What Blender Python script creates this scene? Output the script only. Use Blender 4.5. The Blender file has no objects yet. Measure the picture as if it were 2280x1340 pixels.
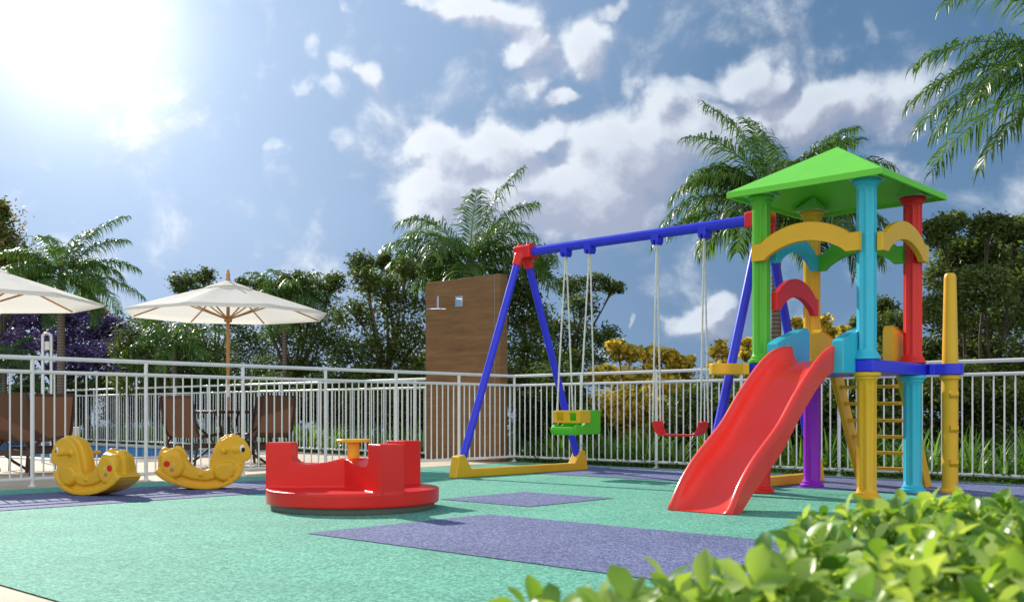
import bpy, bmesh, math, random
import numpy as np
from mathutils import Vector, Matrix
PI = math.pi
R = math.radians
sc = bpy.context.scene
# ------------------------------------------------------------------ camera
F = 2290.0          # focal length in pixels of a 2280 px wide picture
CX, CY, CAMH = 1140.0, 917.0, 0.72
cam_d = bpy.data.cameras.new("camera")
cam = bpy.data.objects.new("camera", cam_d)
sc.collection.objects.link(cam)
cam.location = (0, 0, CAMH)
cam.rotation_euler = (R(90), 0, 0)
cam_d.sensor_width = 36.0
cam_d.lens = 36.0 * F / 2280.0
cam_d.shift_y = (CY - 670.0) / 2280.0
cam_d.clip_start = 0.05
cam_d.clip_end = 2000.0
cam_d.dof.use_dof = True
cam_d.dof.focus_distance = 9.5
cam_d.dof.aperture_fstop = 4.4
sc.camera = cam
# ------------------------------------------------------------------ sun
SUN_AZ, SUN_EL = R(-35.0), R(30.0)          # azimuth from +Y towards +X
sun_dir = Vector((math.sin(SUN_AZ) * math.cos(SUN_EL), math.cos(SUN_AZ) * math.cos(SUN_EL), math.sin(SUN_EL)))
sl = bpy.data.lights.new("sun", 'SUN')
sl.energy = 4.6
sl.angle = R(0.5)
sl.color = (1.0, 0.95, 0.86)
so = bpy.data.objects.new("sun", sl)
sc.collection.objects.link(so)
so.rotation_euler = (-sun_dir).to_track_quat('-Z', 'Y').to_euler()
# ------------------------------------------------------------------ world
w = bpy.data.worlds.new("World")
sc.world = w
w.use_nodes = True
wn, wl = w.node_tree.nodes, w.node_tree.links
wn.clear()
def N(t, **kw):
    n = wn.new(t)
    for k, v in kw.items(): setattr(n, k, v)
    return n
def put(sock, v):
    if hasattr(v, 'is_output') or isinstance(v, bpy.types.NodeSocket): wl.new(v, sock)
    else: sock.default_value = v
def M_(op, a, b=None, c=None, clamp=False):
    n = N('ShaderNodeMath', operation=op); n.use_clamp = clamp
    put(n.inputs[0], a)
    if b is not None: put(n.inputs[1], b)
    if c is not None: put(n.inputs[2], c)
    return n.outputs[0]
def ramp(v, a, b, lo=0.0, hi=1.0):
    n = N('ShaderNodeMapRange', interpolation_type='SMOOTHSTEP')
    put(n.inputs[0], v); n.inputs[1].default_value = a; n.inputs[2].default_value = b
    n.inputs[3].default_value = lo; n.inputs[4].default_value = hi
    return n.outputs[0]
def mixc(f, a, b):
    n = N('ShaderNodeMix', data_type='RGBA'); put(n.inputs[0], f)
    for s, v in ((n.inputs[6], a), (n.inputs[7], b)):
        if isinstance(v, tuple): s.default_value = (*v, 1)
        else: wl.new(v, s)
    return n.outputs[2]
def pdir(px, py):
    v = Vector((px - CX, F, CY - py)); v.normalize(); return v
def uv(px, py):
    v = pdir(px, py); return math.atan2(v.x, v.y), math.asin(v.z)
tc = N('ShaderNodeTexCoord')
sep = N('ShaderNodeSeparateXYZ'); wl.new(tc.outputs['Generated'], sep.inputs[0])
U = M_('ARCTAN2', sep.outputs[0], sep.outputs[1])
V = M_('ARCSINE', sep.outputs[2])
BLOBS = [(1000,350,100,60,1.2),(1110,330,85,50,1.2),(1000,430,100,65,1.2),(940,470,60,45,.8),(1130,430,130,85,1.25),(1110,520,120,50,.7),
 (1210,300,60,35,.9),(1300,325,85,45,1),(1300,420,140,90,1.25),(1420,340,130,85,1.2),(1400,470,110,60,.8),(1270,500,120,60,.8),(1500,250,70,55,.9),(1560,215,60,35,.8),
 (1550,300,110,70,1.1),(1670,190,80,60,1.15),(1720,270,100,60,1.0),(1830,240,110,60,1.1),(1930,260,90,45,.7),(2020,215,90,50,.7),(2100,180,70,50,.6),(2010,300,70,30,.5),
 (1175,85,50,50,1),(1240,115,55,60,.6),(1300,100,65,65,1.05),(1190,170,50,45,.7),(1255,225,50,28,.9),(1370,30,45,22,.7),
 (1060,20,100,32,1),(950,5,40,18,.7),(1150,30,40,25,.8),(715,105,28,32,.9),(768,140,22,24,.9),(808,175,36,28,1),(668,185,40,16,.8),(745,195,26,22,.8),
 (757,315,45,30,.75),(606,330,20,20,.8),(795,420,22,20,.4),(770,10,12,18,.7),
 (1560,730,80,38,.95),(1610,700,45,32,.8),(1500,715,25,25,.7),(1395,712,10,16,.6),(1920,60,16,40,.35),(1410,195,30,16,.4),
 (-700,500,500,120,.9),(3300,300,500,200,.9),(3200,650,400,90,.8)]
def density(uo, vo):
    u = M_('ADD', U, uo); v = M_('ADD', V, vo)
    cmb0 = N('ShaderNodeCombineXYZ'); wl.new(u, cmb0.inputs[0]); wl.new(v, cmb0.inputs[1]); cmb0.inputs[2].default_value = 3.7
    wp = N('ShaderNodeTexNoise'); wp.inputs['Scale'].default_value = 16.0; wp.inputs['Detail'].default_value = 4; wp.inputs['Roughness'].default_value = .55
    wl.new(cmb0.outputs[0], wp.inputs['Vector'])
    sc_ = N('ShaderNodeSeparateColor'); wl.new(wp.outputs['Color'], sc_.inputs[0])
    uw = M_('ADD', u, M_('MULTIPLY', M_('SUBTRACT', sc_.outputs[0], .5), .065)); vw = M_('ADD', v, M_('MULTIPLY', M_('SUBTRACT', sc_.outputs[1], .5), .055))
    cmb = N('ShaderNodeCombineXYZ'); wl.new(u, cmb.inputs[0]); wl.new(v, cmb.inputs[1])
    n1 = N('ShaderNodeTexNoise'); n1.inputs['Scale'].default_value = 13.0; n1.inputs['Detail'].default_value = 10; n1.inputs['Roughness'].default_value = .58
    n1.inputs['Distortion'].default_value = .25
    wl.new(cmb.outputs[0], n1.inputs['Vector'])
    acc = None
    for (px, py, rx, ry, s) in BLOBS:
        u0, v0 = uv(px, py)
        du = M_('MULTIPLY', M_('SUBTRACT', uw, u0), F / rx)
        dv = M_('MULTIPLY', M_('SUBTRACT', vw, v0), F / ry)
        d = M_('ADD', M_('MULTIPLY', du, du), M_('MULTIPLY', dv, dv))
        if rx < 50 and px < 900: s *= .60; rx *= 1.35; ry *= 1.35
        g = M_('DIVIDE', s, M_('ADD', 1.0, M_('MULTIPLY', d, d)))
        acc = g if acc is None else M_('SMOOTH_MAX', acc, g, .25)
    amp = M_('SUBTRACT', 1.75, M_('MULTIPLY', acc, .75))
    return M_('ADD', M_('MULTIPLY', acc, .74), M_('MULTIPLY', M_('SUBTRACT', n1.outputs[0], .5), amp)), n1.outputs[0]
d0, nz = density(0.0, 0.0)
d1_, _ = density(-.012, .014)
cover = ramp(d0, .10, .66)
lit = ramp(M_('SUBTRACT', d0, d1_), -.16, .22)
thick = ramp(d0, .45, 1.05)
glow_dir = pdir(170, 50)
dot = N('ShaderNodeVectorMath', operation='DOT_PRODUCT'); wl.new(tc.outputs['Generated'], dot.inputs[0]); dot.inputs[1].default_value = glow_dir
ang = M_('MULTIPLY', M_('ARCCOSINE', M_('MINIMUM', dot.outputs['Value'], .99999)), 180 / PI)
t = M_('POWER', 2.718, M_('MULTIPLY', M_('POWER', M_('DIVIDE', ang, 24.0), 2.0), -1.0))
big = N('ShaderNodeTexNoise'); big.inputs['Scale'].default_value = 3.2; big.inputs['Detail'].default_value = 5
wl.new(tc.outputs['Generated'], big.inputs['Vector'])
t = M_('ADD', t, M_('MULTIPLY', M_('SUBTRACT', big.outputs[0], .5), .35), clamp=True)
base = mixc(t, (.076, .165, .30), (.39, .53, .755))
base = mixc(ramp(V, .25, 0.0, 0, .18), base, (.30, .42, .64))
# physically based sky adds its share of the light
sky = N('ShaderNodeTexSky', sky_type='NISHITA'); sky.sun_disc = False
sky.sun_elevation = SUN_EL; sky.sun_rotation = SUN_AZ
sk = N('ShaderNodeVectorMath', operation='SCALE'); wl.new(sky.outputs[0], sk.inputs[0]); sk.inputs['Scale'].default_value = .003
ad = N('ShaderNodeVectorMath', operation='ADD'); wl.new(base, ad.inputs[0]); wl.new(sk.outputs[0], ad.inputs[1])
cl_sh = mixc(t, (.27, .31, .42), (.56, .62, .76))
cl_li = mixc(t, (.62, .68, .76), (.95, .97, 1.0))
ccol = mixc(lit, cl_sh, cl_li)
ccol = mixc(M_('MULTIPLY', thick, .25), ccol, cl_sh)
col = mixc(M_('MULTIPLY', cover, .93), ad.outputs[0], ccol)
g1 = M_('POWER', 2.718, M_('MULTIPLY', M_('POWER', M_('DIVIDE', ang, 4.4), 2.0), -1.0))
g2 = M_('POWER', 2.718, M_('MULTIPLY', M_('DIVIDE', ang, 6.0), -1.0))
g = M_('ADD', M_('MULTIPLY', g1, .62), M_('MULTIPLY', g2, .20))
gs = N('ShaderNodeVectorMath', operation='SCALE'); gs.inputs[0].default_value = (1, .99, .98); wl.new(g, gs.inputs['Scale'])
fin = N('ShaderNodeVectorMath', operation='ADD'); wl.new(col, fin.inputs[0]); wl.new(gs.outputs[0], fin.inputs[1])
# unseen sky behind the camera, brightened to cloud white as added fill light
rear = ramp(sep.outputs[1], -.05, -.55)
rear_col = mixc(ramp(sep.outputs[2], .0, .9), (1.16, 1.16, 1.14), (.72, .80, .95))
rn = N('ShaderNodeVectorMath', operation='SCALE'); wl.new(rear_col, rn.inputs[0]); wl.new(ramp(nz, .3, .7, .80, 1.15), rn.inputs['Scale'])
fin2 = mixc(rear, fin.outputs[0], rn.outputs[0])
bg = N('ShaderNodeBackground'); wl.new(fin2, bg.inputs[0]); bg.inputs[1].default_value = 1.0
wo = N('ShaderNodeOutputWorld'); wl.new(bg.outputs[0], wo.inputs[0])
w.cycles.sampling_method = 'MANUAL'; w.cycles.sample_map_resolution = 512
# ------------------------------------------------------------------ view
sc.view_settings.view_transform = 'Standard'
sc.view_settings.look = 'None'
sc.view_settings.exposure = 0.28
sc.view_settings.gamma = 1.0
sc.view_settings.use_curve_mapping = False
sc.cycles.use_denoising = True
sc.cycles.max_bounces = 8
sc.cycles.transparent_max_bounces = 8
sc.cycles.caustics_reflective = False
sc.cycles.caustics_refractive = False
sc.cycles.sample_clamp_indirect = 6.0

# ------------------------------------------------------------------ frames
D1 = Vector((.679, .734)); D2 = Vector((-.734, .679))
ROT = math.atan2(.734, .679)
def PQ(p, q, z=0.0): return Vector((p * D1.x + q * D2.x, p * D1.y + q * D2.y, z))
def pix(px, py, Y): return Vector(((px - CX) / F * Y, Y, CAMH + (CY - py) / F * Y))

# ------------------------------------------------------------------ materials
MATS = {}
def nm(name):
    m = bpy.data.materials.new(name); m.use_nodes = True
    return m, m.node_tree.nodes, m.node_tree.links, m.node_tree.nodes['Principled BSDF']
def plastic(name, col, rough=.32, var=.08, bump=.0, spec=.35, coat=0.0, sss=0.0, metal=0.0):
    if name in MATS: return MATS[name]
    m, n, l, b = nm(name)
    b.inputs['Roughness'].default_value = rough
    b.inputs['Specular IOR Level'].default_value = spec
    b.inputs['Coat Weight'].default_value = coat
    b.inputs['Metallic'].default_value = metal
    t = n.new('ShaderNodeTexCoord')
    x = n.new('ShaderNodeTexNoise'); x.inputs['Scale'].default_value = 5; x.inputs['Detail'].default_value = 5
    l.new(t.outputs['Object'], x.inputs['Vector'])
    r = n.new('ShaderNodeMix'); r.data_type = 'RGBA'
    r.inputs[6].default_value = (*[c * (1 - var) for c in col], 1)
    r.inputs[7].default_value = (*[min(1, c * (1 + var)) for c in col], 1)
    l.new(x.outputs[0], r.inputs[0]); l.new(r.outputs[2], b.inputs['Base Color'])
    rr = n.new('ShaderNodeMapRange'); rr.inputs[3].default_value = rough * .8; rr.inputs[4].default_value = rough * 1.25
    l.new(x.outputs[0], rr.inputs[0]); l.new(rr.outputs[0], b.inputs['Roughness'])
    if bump:
        y = n.new('ShaderNodeTexNoise'); y.inputs['Scale'].default_value = 260; y.inputs['Detail'].default_value = 2
        l.new(t.outputs['Object'], y.inputs['Vector'])
        bp = n.new('ShaderNodeBump'); bp.inputs['Strength'].default_value = bump; bp.inputs['Distance'].default_value = .002
        l.new(y.outputs[0], bp.inputs['Height']); l.new(bp.outputs[0], b.inputs['Normal'])
    MATS[name] = m
    return m
RED = plastic('red_plastic', (.78, .022, .018), .3, bump=.08)
SLIDE = plastic('slide_plastic', (.86, .06, .042), .24, bump=.06)
YEL = plastic('yellow_plastic', (.80, .45, .022), .34, bump=.08)
HORSE = plastic('horse_plastic', (.76, .43, .018), .3, bump=.15)
GREEN = plastic('green_plastic', (.10, .46, .025), .3, bump=.08)
ROOFG = plastic('roof_plastic', (.18, .68, .05), .38, bump=.08)
PALEG = plastic('pale_green_plastic', (.42, .70, .36), .4)
CYAN = plastic('cyan_plastic', (.045, .50, .66), .28, bump=.08)
BLUE = plastic('blue_plastic', (.035, .045, .72), .3, bump=.08)
PURP = plastic('purple_plastic', (.36, .015, .62), .3, bump=.08)
SWGREEN = plastic('swing_green', (.10, .50, .02), .3)
WHITEP = plastic('white_paint', (.76, .77, .76), .35)
EYEW = plastic('eye_white', (.82, .84, .85), .25)
EYEB = plastic('eye_black', (.006, .006, .008), .15)
DOTR = plastic('dot_red', (.62, .01, .01), .4)
DOTP = plastic('dot_mauve', (.42, .20, .17), .5)
DOTT = plastic('dot_tan', (.78, .52, .22), .5)
GREYB = plastic('grey_base', (.14, .15, .13), .6, var=.25)
BROWN = plastic('brown_frame', (.055, .025, .018), .35)
CHROME = plastic('chrome', (.80, .81, .83), .12, metal=1.0)
STEEL = plastic('brushed_steel', (.62, .63, .64), .3, metal=.9)
GREENM = plastic('green_metal', (.03, .10, .04), .45)
BLUEP = plastic('blue_screen', (.05, .28, .62), .5)
TERR = plastic('court_green', (.10, .50, .12), .7)
COURTR = plastic('court_red', (.50, .03, .03), .7)

def rubber(name, c1, c2, c3):
    m, n, l, b = nm(name)
    g = n.new('ShaderNodeNewGeometry')
    v = n.new('ShaderNodeTexVoronoi'); v.inputs['Scale'].default_value = 100
    l.new(g.outputs['Position'], v.inputs['Vector'])
    s = n.new('ShaderNodeSeparateColor'); l.new(v.outputs['Color'], s.inputs[0])
    cr = n.new('ShaderNodeValToRGB'); cr.color_ramp.elements[0].color = (*c1, 1); cr.color_ramp.elements[1].color = (*c3, 1)
    e = cr.color_ramp.elements.new(.5); e.color = (*c2, 1)
    l.new(s.outputs[0], cr.inputs[0])
    x = n.new('ShaderNodeTexNoise'); x.inputs['Scale'].default_value = 1.1; x.inputs['Detail'].default_value = 8; x.inputs['Roughness'].default_value = .65
    l.new(g.outputs['Position'], x.inputs['Vector'])
    mr = n.new('ShaderNodeMapRange'); mr.inputs[1].default_value = .3; mr.inputs[2].default_value = .7; mr.inputs[3].default_value = .84; mr.inputs[4].default_value = 1.12
    l.new(x.outputs[0], mr.inputs[0])
    # faint hairline joints between the poured tiles
    mp = n.new('ShaderNodeMapping'); mp.inputs['Rotation'].default_value = (0, 0, -ROT); l.new(g.outputs['Position'], mp.inputs[0])
    br = n.new('ShaderNodeTexBrick'); br.offset = 0; br.inputs['Scale'].default_value = 1.0
    br.inputs['Brick Width'].default_value = .5; br.inputs['Row Height'].default_value = .5; br.inputs['Mortar Size'].default_value = .0022
    br.inputs['Color1'].default_value = br.inputs['Color2'].default_value = (1, 1, 1, 1); br.inputs['Mortar'].default_value = (.72, .72, .72, 1)
    l.new(mp.outputs[0], br.inputs[0])
    mu = n.new('ShaderNodeVectorMath'); mu.operation = 'SCALE'; l.new(cr.outputs[0], mu.inputs[0]); l.new(mr.outputs[0], mu.inputs['Scale'])
    mu2 = n.new('ShaderNodeVectorMath'); mu2.operation = 'MULTIPLY'; l.new(mu.outputs[0], mu2.inputs[0]); l.new(br.outputs[0], mu2.inputs[1])
    l.new(mu2.outputs[0], b.inputs['Base Color'])
    b.inputs['Roughness'].default_value = .8
    b.inputs['Specular IOR Level'].default_value = .3
    bp = n.new('ShaderNodeBump'); bp.inputs['Strength'].default_value = .55; bp.inputs['Distance'].default_value = .004
    l.new(v.outputs['Distance'], bp.inputs['Height']); l.new(bp.outputs[0], b.inputs['Normal'])
    return m
TEAL = rubber('teal_rubber', (.03, .22, .15), (.10, .40, .275), (.27, .62, .45))
RBLUE = rubber('blue_rubber', (.045, .055, .16), (.11, .13, .28), (.28, .31, .46))

def ground_mat(name, c1, c2, sc1=3.0, sc2=60, rough=.85, bump=.3):
    m, n, l, b = nm(name)
    g = n.new('ShaderNodeNewGeometry')
    x = n.new('ShaderNodeTexNoise'); x.inputs['Scale'].default_value = sc1; x.inputs['Detail'].default_value = 9; x.inputs['Roughness'].default_value = .65
    y = n.new('ShaderNodeTexNoise'); y.inputs['Scale'].default_value = sc2; y.inputs['Detail'].default_value = 4
    for k in (x, y): l.new(g.outputs['Position'], k.inputs['Vector'])
    a = n.new('ShaderNodeMath'); a.operation = 'ADD'; l.new(x.outputs[0], a.inputs[0]); l.new(y.outputs[0], a.inputs[1])
    mr = n.new('ShaderNodeMapRange'); mr.inputs[1].default_value = .7; mr.inputs[2].default_value = 1.3; l.new(a.outputs[0], mr.inputs[0])
    mx = n.new('ShaderNodeMix'); mx.data_type = 'RGBA'; mx.inputs[6].default_value = (*c1, 1); mx.inputs[7].default_value = (*c2, 1)
    l.new(mr.outputs[0], mx.inputs[0]); l.new(mx.outputs[2], b.inputs['Base Color'])
    b.inputs['Roughness'].default_value = rough
    bp = n.new('ShaderNodeBump'); bp.inputs['Strength'].default_value = bump; bp.inputs['Distance'].default_value = .01
    l.new(y.outputs[0], bp.inputs['Height']); l.new(bp.outputs[0], b.inputs['Normal'])
    return m
GRASSG = ground_mat('lawn', (.02, .045, .012), (.06, .12, .025))
STONE = ground_mat('pool_deck_stone', (.50, .40, .27), (.68, .57, .42), 2.0, 40, .8, .1)
COPING = ground_mat('coping_stone', (.50, .48, .43), (.64, .62, .56), 4, 50, .6, .1)
def tile_mat():
    m, n, l, b = nm('pool_tile')
    t = n.new('ShaderNodeTexCoord')
    br = n.new('ShaderNodeTexBrick'); br.offset = 0; br.inputs['Scale'].default_value = 1
    br.inputs['Brick Width'].default_value = .2; br.inputs['Row Height'].default_value = .2; br.inputs['Mortar Size'].default_value = .006
    br.inputs['Color1'].default_value = (.05, .20, .48, 1); br.inputs['Color2'].default_value = (.12, .36, .66, 1); br.inputs['Mortar'].default_value = (.35, .45, .55, 1)
    mp = n.new('ShaderNodeMapping'); mp.inputs['Rotation'].default_value = (R(90), 0, 0)
    l.new(t.outputs['UV'], br.inputs[0]); l.new(br.outputs[0], b.inputs['Base Color']); b.inputs['Roughness'].default_value = .15
    return m
TILE = tile_mat()
def water_mat():
    m, n, l, b = nm('pool_water')
    g = n.new('ShaderNodeNewGeometry')
    b.inputs['Base Color'].default_value = (.05, .16, .24, 1); b.inputs['Roughness'].default_value = .06
    b.inputs['Specular IOR Level'].default_value = .6
    x = n.new('ShaderNodeTexNoise'); x.inputs['Scale'].default_value = 5; x.inputs['Detail'].default_value = 4
    l.new(g.outputs['Position'], x.inputs['Vector'])
    bp = n.new('ShaderNodeBump'); bp.inputs['Strength'].default_value = .5; bp.inputs['Distance'].default_value = .03
    l.new(x.outputs[0], bp.inputs['Height']); l.new(bp.outputs[0], b.inputs['Normal'])
    return m
WATER = water_mat()
def wood_wall():
    m, n, l, b = nm('wood_cladding')
    t = n.new('ShaderNodeTexCoord')
    mp = n.new('ShaderNodeMapping'); mp.inputs['Scale'].default_value = (3, .7, 9); l.new(t.outputs['Object'], mp.inputs[0])
    x = n.new('ShaderNodeTexNoise'); x.inputs['Scale'].default_value = 2.2; x.inputs['Detail'].default_value = 10; x.inputs['Roughness'].default_value = .7; x.inputs['Distortion'].default_value = .5
    l.new(mp.outputs[0], x.inputs['Vector'])
    cr = n.new('ShaderNodeValToRGB')
    cr.color_ramp.elements[0].position = .3; cr.color_ramp.elements[0].color = (.15, .078, .033, 1)
    cr.color_ramp.elements[1].position = .72; cr.color_ramp.elements[1].color = (.28, .16, .072, 1)
    l.new(x.outputs[0], cr.inputs[0]); l.new(cr.outputs[0], b.inputs['Base Color']); b.inputs['Roughness'].default_value = .6; b.inputs['Specular IOR Level'].default_value = .2
    bp = n.new('ShaderNodeBump'); bp.inputs['Strength'].default_value = .2; bp.inputs['Distance'].default_value = .004
    l.new(x.outputs[0], bp.inputs['Height']); l.new(bp.outputs[0], b.inputs['Normal'])
    return m
WOODW = wood_wall()
POLEW = plastic('umbrella_wood', (.50, .24, .08), .5, var=.25)
def cloth(name, c, trans=.45, weave=0):
    m, n, l, b = nm(name)
    b.inputs['Base Color'].default_value = (*c, 1); b.inputs['Roughness'].default_value = .85
    tr = n.new('ShaderNodeBsdfTranslucent'); tr.inputs[0].default_value = (*c, 1)
    mx = n.new('ShaderNodeMixShader'); mx.inputs[0].default_value = trans
    l.new(b.outputs[0], mx.inputs[1]); l.new(tr.outputs[0], mx.inputs[2])
    l.new(mx.outputs[0], n['Material Output'].inputs[0])
    t = n.new('ShaderNodeTexCoord'); x = n.new('ShaderNodeTexNoise'); x.inputs['Scale'].default_value = 3; x.inputs['Detail'].default_value = 6
    l.new(t.outputs['Object'], x.inputs['Vector'])
    bp = n.new('ShaderNodeBump'); bp.inputs['Strength'].default_value = .3; bp.inputs['Distance'].default_value = .03
    l.new(x.outputs[0], bp.inputs['Height']); l.new(bp.outputs[0], b.inputs['Normal']); l.new(bp.outputs[0], tr.inputs['Normal'])
    return m
CANVAS = cloth('canvas', (.92, .91, .85), .42)
SLING = cloth('sling_fabric', (.12, .06, .035), .3)
ROPE = plastic('rope', (.66, .68, .60), .8, var=.2, bump=.6)
def leafmat(name, cols, trans=.35, rough=.5, tcol=None, spec=.22):
    m, n, l, b = nm(name)
    g = n.new('ShaderNodeNewGeometry')
    cr = n.new('ShaderNodeValToRGB'); el = cr.color_ramp.elements
    el[0].color = (*cols[0], 1); el[1].color = (*cols[-1], 1)
    for i in range(1, len(cols) - 1):
        e = el.new(i / (len(cols) - 1)); e.color = (*cols[i], 1)
    l.new(g.outputs['Random Per Island'], cr.inputs[0])
    l.new(cr.outputs[0], b.inputs['Base Color']); b.inputs['Roughness'].default_value = rough; b.inputs['Specular IOR Level'].default_value = spec
    tr = n.new('ShaderNodeBsdfTranslucent')
    mu = n.new('ShaderNodeVectorMath'); mu.operation = 'MULTIPLY'; l.new(cr.outputs[0], mu.inputs[0]); mu.inputs[1].default_value = tcol or (1.5, 1.6, .6)
    l.new(mu.outputs[0], tr.inputs[0])
    mx = n.new('ShaderNodeMixShader'); mx.inputs[0].default_value = trans
    l.new(b.outputs[0], mx.inputs[1]); l.new(tr.outputs[0], mx.inputs[2]); l.new(mx.outputs[0], n['Material Output'].inputs[0])
    return m
LEAF_D = leafmat('leaf_dark', [(.045, .07, .018), (.08, .115, .028), (.15, .19, .055)])
LEAF_O = leafmat('leaf_olive', [(.06, .085, .025), (.11, .145, .042), (.20, .24, .08)])
LEAF_P = leafmat('leaf_purple', [(.07, .045, .15), (.13, .085, .24), (.22, .16, .34), (.05, .06, .045)], .25, tcol=(1.1, .9, 1.3))
LEAF_Y = leafmat('leaf_yellow', [(.88, .66, .08), (.95, .80, .20), (.12, .15, .03), (.80, .56, .05), (.96, .84, .28)], .55, tcol=(1.1, 1.05, .5))
LEAF_R = leafmat('leaf_orange', [(.05, .08, .02), (.09, .13, .03), (.12, .17, .05), (.07, .11, .02), (.10, .14, .03), (.62, .26, .10)], .35)
PALM = leafmat('palm_leaf', [(.05, .11, .018), (.085, .165, .028), (.14, .23, .05)], .38, .38, spec=.4)
STRAP = leafmat('strap_leaf', [(.08, .18, .03), (.14, .28, .05), (.23, .38, .09)], .35, .35, spec=.5)
HEDGE = leafmat('hedge_leaf', [(.20, .37, .06), (.34, .50, .09), (.56, .68, .22), (.09, .22, .04), (.28, .43, .07)], .45, .33, tcol=(1.35, 1.3, .5), spec=.4)
COVER = leafmat('cover_leaf', [(.03, .08, .012), (.06, .13, .02), (.12, .17, .03)], .3, .45)
BARK = ground_mat('bark', (.05, .035, .025), (.13, .095, .065), 9, 50, .9, .6)
def palm_bark():
    m, n, l, b = nm('palm_bark')
    t = n.new('ShaderNodeTexCoord')
    wv = n.new('ShaderNodeTexWave'); wv.bands_direction = 'Z'; wv.inputs['Scale'].default_value = 5; wv.inputs['Distortion'].default_value = 2; wv.inputs['Detail'].default_value = 3
    l.new(t.outputs['Object'], wv.inputs[0])
    mx = n.new('ShaderNodeMix'); mx.data_type = 'RGBA'; mx.inputs[6].default_value = (.09, .065, .05, 1); mx.inputs[7].default_value = (.22, .17, .13, 1)
    l.new(wv.outputs[1], mx.inputs[0]); l.new(mx.outputs[2], b.inputs['Base Color']); b.inputs['Roughness'].default_value = .9
    bp = n.new('ShaderNodeBump'); bp.inputs['Strength'].default_value = .5; l.new(wv.outputs[1], bp.inputs['Height']); l.new(bp.outputs[0], b.inputs['Normal'])
    return m
PBARK = palm_bark()

# ------------------------------------------------------------------ object helpers
C = sc.collection
def tag(o, label=None, cat=None, group=None, kind=None):
    if label: o['label'] = label
    if cat: o['category'] = cat
    if group: o['group'] = group
    if kind: o['kind'] = kind
    return o
def thing(name, loc, rz=0.0, label=None, cat=None, group=None):
    o = bpy.data.objects.new(name, None); C.objects.link(o)
    o.location = loc; o.rotation_euler = (0, 0, rz); o.empty_display_size = .1
    return tag(o, label, cat, group)
def obj(name, bm, mat, parent=None, smooth=35, bevel=0.0, seg=2):
    me = bpy.data.meshes.new(name)
    bmesh.ops.recalc_face_normals(bm, faces=bm.faces)
    bm.to_mesh(me); bm.free()
    return obj_me(name, me, mat, parent, smooth, bevel, seg)
def obj_me(name, me, mat, parent=None, smooth=35, bevel=0.0, seg=2):
    o = bpy.data.objects.new(name, me); C.objects.link(o)
    me.materials.append(mat)
    if smooth:
        me.polygons.foreach_set('use_smooth', [True] * len(me.polygons))
        if not bevel: me.set_sharp_from_angle(angle=R(smooth))
    if bevel:
        m = o.modifiers.new('bevel', 'BEVEL'); m.width = bevel; m.segments = seg; m.limit_method = 'ANGLE'; m.angle_limit = R(30)
        m.harden_normals = True
    if parent: o.parent = parent
    return o
def dup_part(o, parent, loc=None, rot=None):
    c = o.copy(); C.objects.link(c); c.parent = parent
    if loc is not None: c.location = loc
    if rot is not None: c.rotation_euler = rot
    return c
def box(bm, x0, x1, y0, y1, z0, z1, mat=None):
    vs = [bm.verts.new(v) for v in [(x0,y0,z0),(x1,y0,z0),(x1,y1,z0),(x0,y1,z0),(x0,y0,z1),(x1,y0,z1),(x1,y1,z1),(x0,y1,z1)]]
    if mat:
        for v in vs: v.co = mat @ v.co
    for f in [(0,3,2,1),(4,5,6,7),(0,1,5,4),(1,2,6,5),(2,3,7,6),(3,0,4,7)]: bm.faces.new([vs[i] for i in f])
def tube(bm, pts, rad, n=12, cap=True):
    """tube along a polyline; rad is a number or a list"""
    pts = [Vector(p) for p in pts]
    if not isinstance(rad, (list, tuple)): rad = [rad] * len(pts)
    rings = []
    up = None
    for i, p in enumerate(pts):
        d = (pts[min(i + 1, len(pts) - 1)] - pts[max(i - 1, 0)]).normalized()
        if up is None: up = Vector((0, 0, 1)) if abs(d.z) < .95 else Vector((1, 0, 0))
        a = d.cross(up).normalized(); b_ = a.cross(d).normalized(); up = b_
        rings.append([bm.verts.new(p + (a * math.cos(t) + b_ * math.sin(t)) * rad[i]) for t in [2 * PI * k / n for k in range(n)]])
    for i in range(len(rings) - 1):
        for k in range(n):
            bm.faces.new([rings[i][k], rings[i][(k + 1) % n], rings[i + 1][(k + 1) % n], rings[i + 1][k]])
    if cap:
        bm.faces.new(rings[0][::-1]); bm.faces.new(rings[-1])
def lathe(bm, prof, n=32, cx=0, cy=0, fl=0.0, nf=8):
    rings = []
    for r, z in prof:
        ring = []
        for k in range(n):
            t = 2 * PI * k / n
            rr = r
            ring.append(bm.verts.new((cx + rr * math.cos(t), cy + rr * math.sin(t), z)))
        rings.append(ring)
    for i in range(len(rings) - 1):
        for k in range(n): bm.faces.new([rings[i][k], rings[i][(k + 1) % n], rings[i + 1][(k + 1) % n], rings[i + 1][k]])
    bm.faces.new(rings[0][::-1]); bm.faces.new(rings[-1])
def prism(bm, poly, mat, t0, t1):
    """poly: 2-D outline (u, v) -> mat @ (u, t, v)"""
    a = [bm.verts.new(mat @ Vector((u, t0, v))) for u, v in poly]
    b_ = [bm.verts.new(mat @ Vector((u, t1, v))) for u, v in poly]
    n = len(poly)
    bm.faces.new(a); bm.faces.new(b_[::-1])
    for i in range(n): bm.faces.new([a[i], b_[i], b_[(i + 1) % n], a[(i + 1) % n]])
def ellipsoid(bm, c, r, rot=None, sub=3):
    m = Matrix.Translation(c) @ (rot or Matrix.Identity(4)) @ Matrix.Diagonal((*r, 1))
    bmesh.ops.create_icosphere(bm, subdivisions=sub, radius=1, matrix=m)
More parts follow.
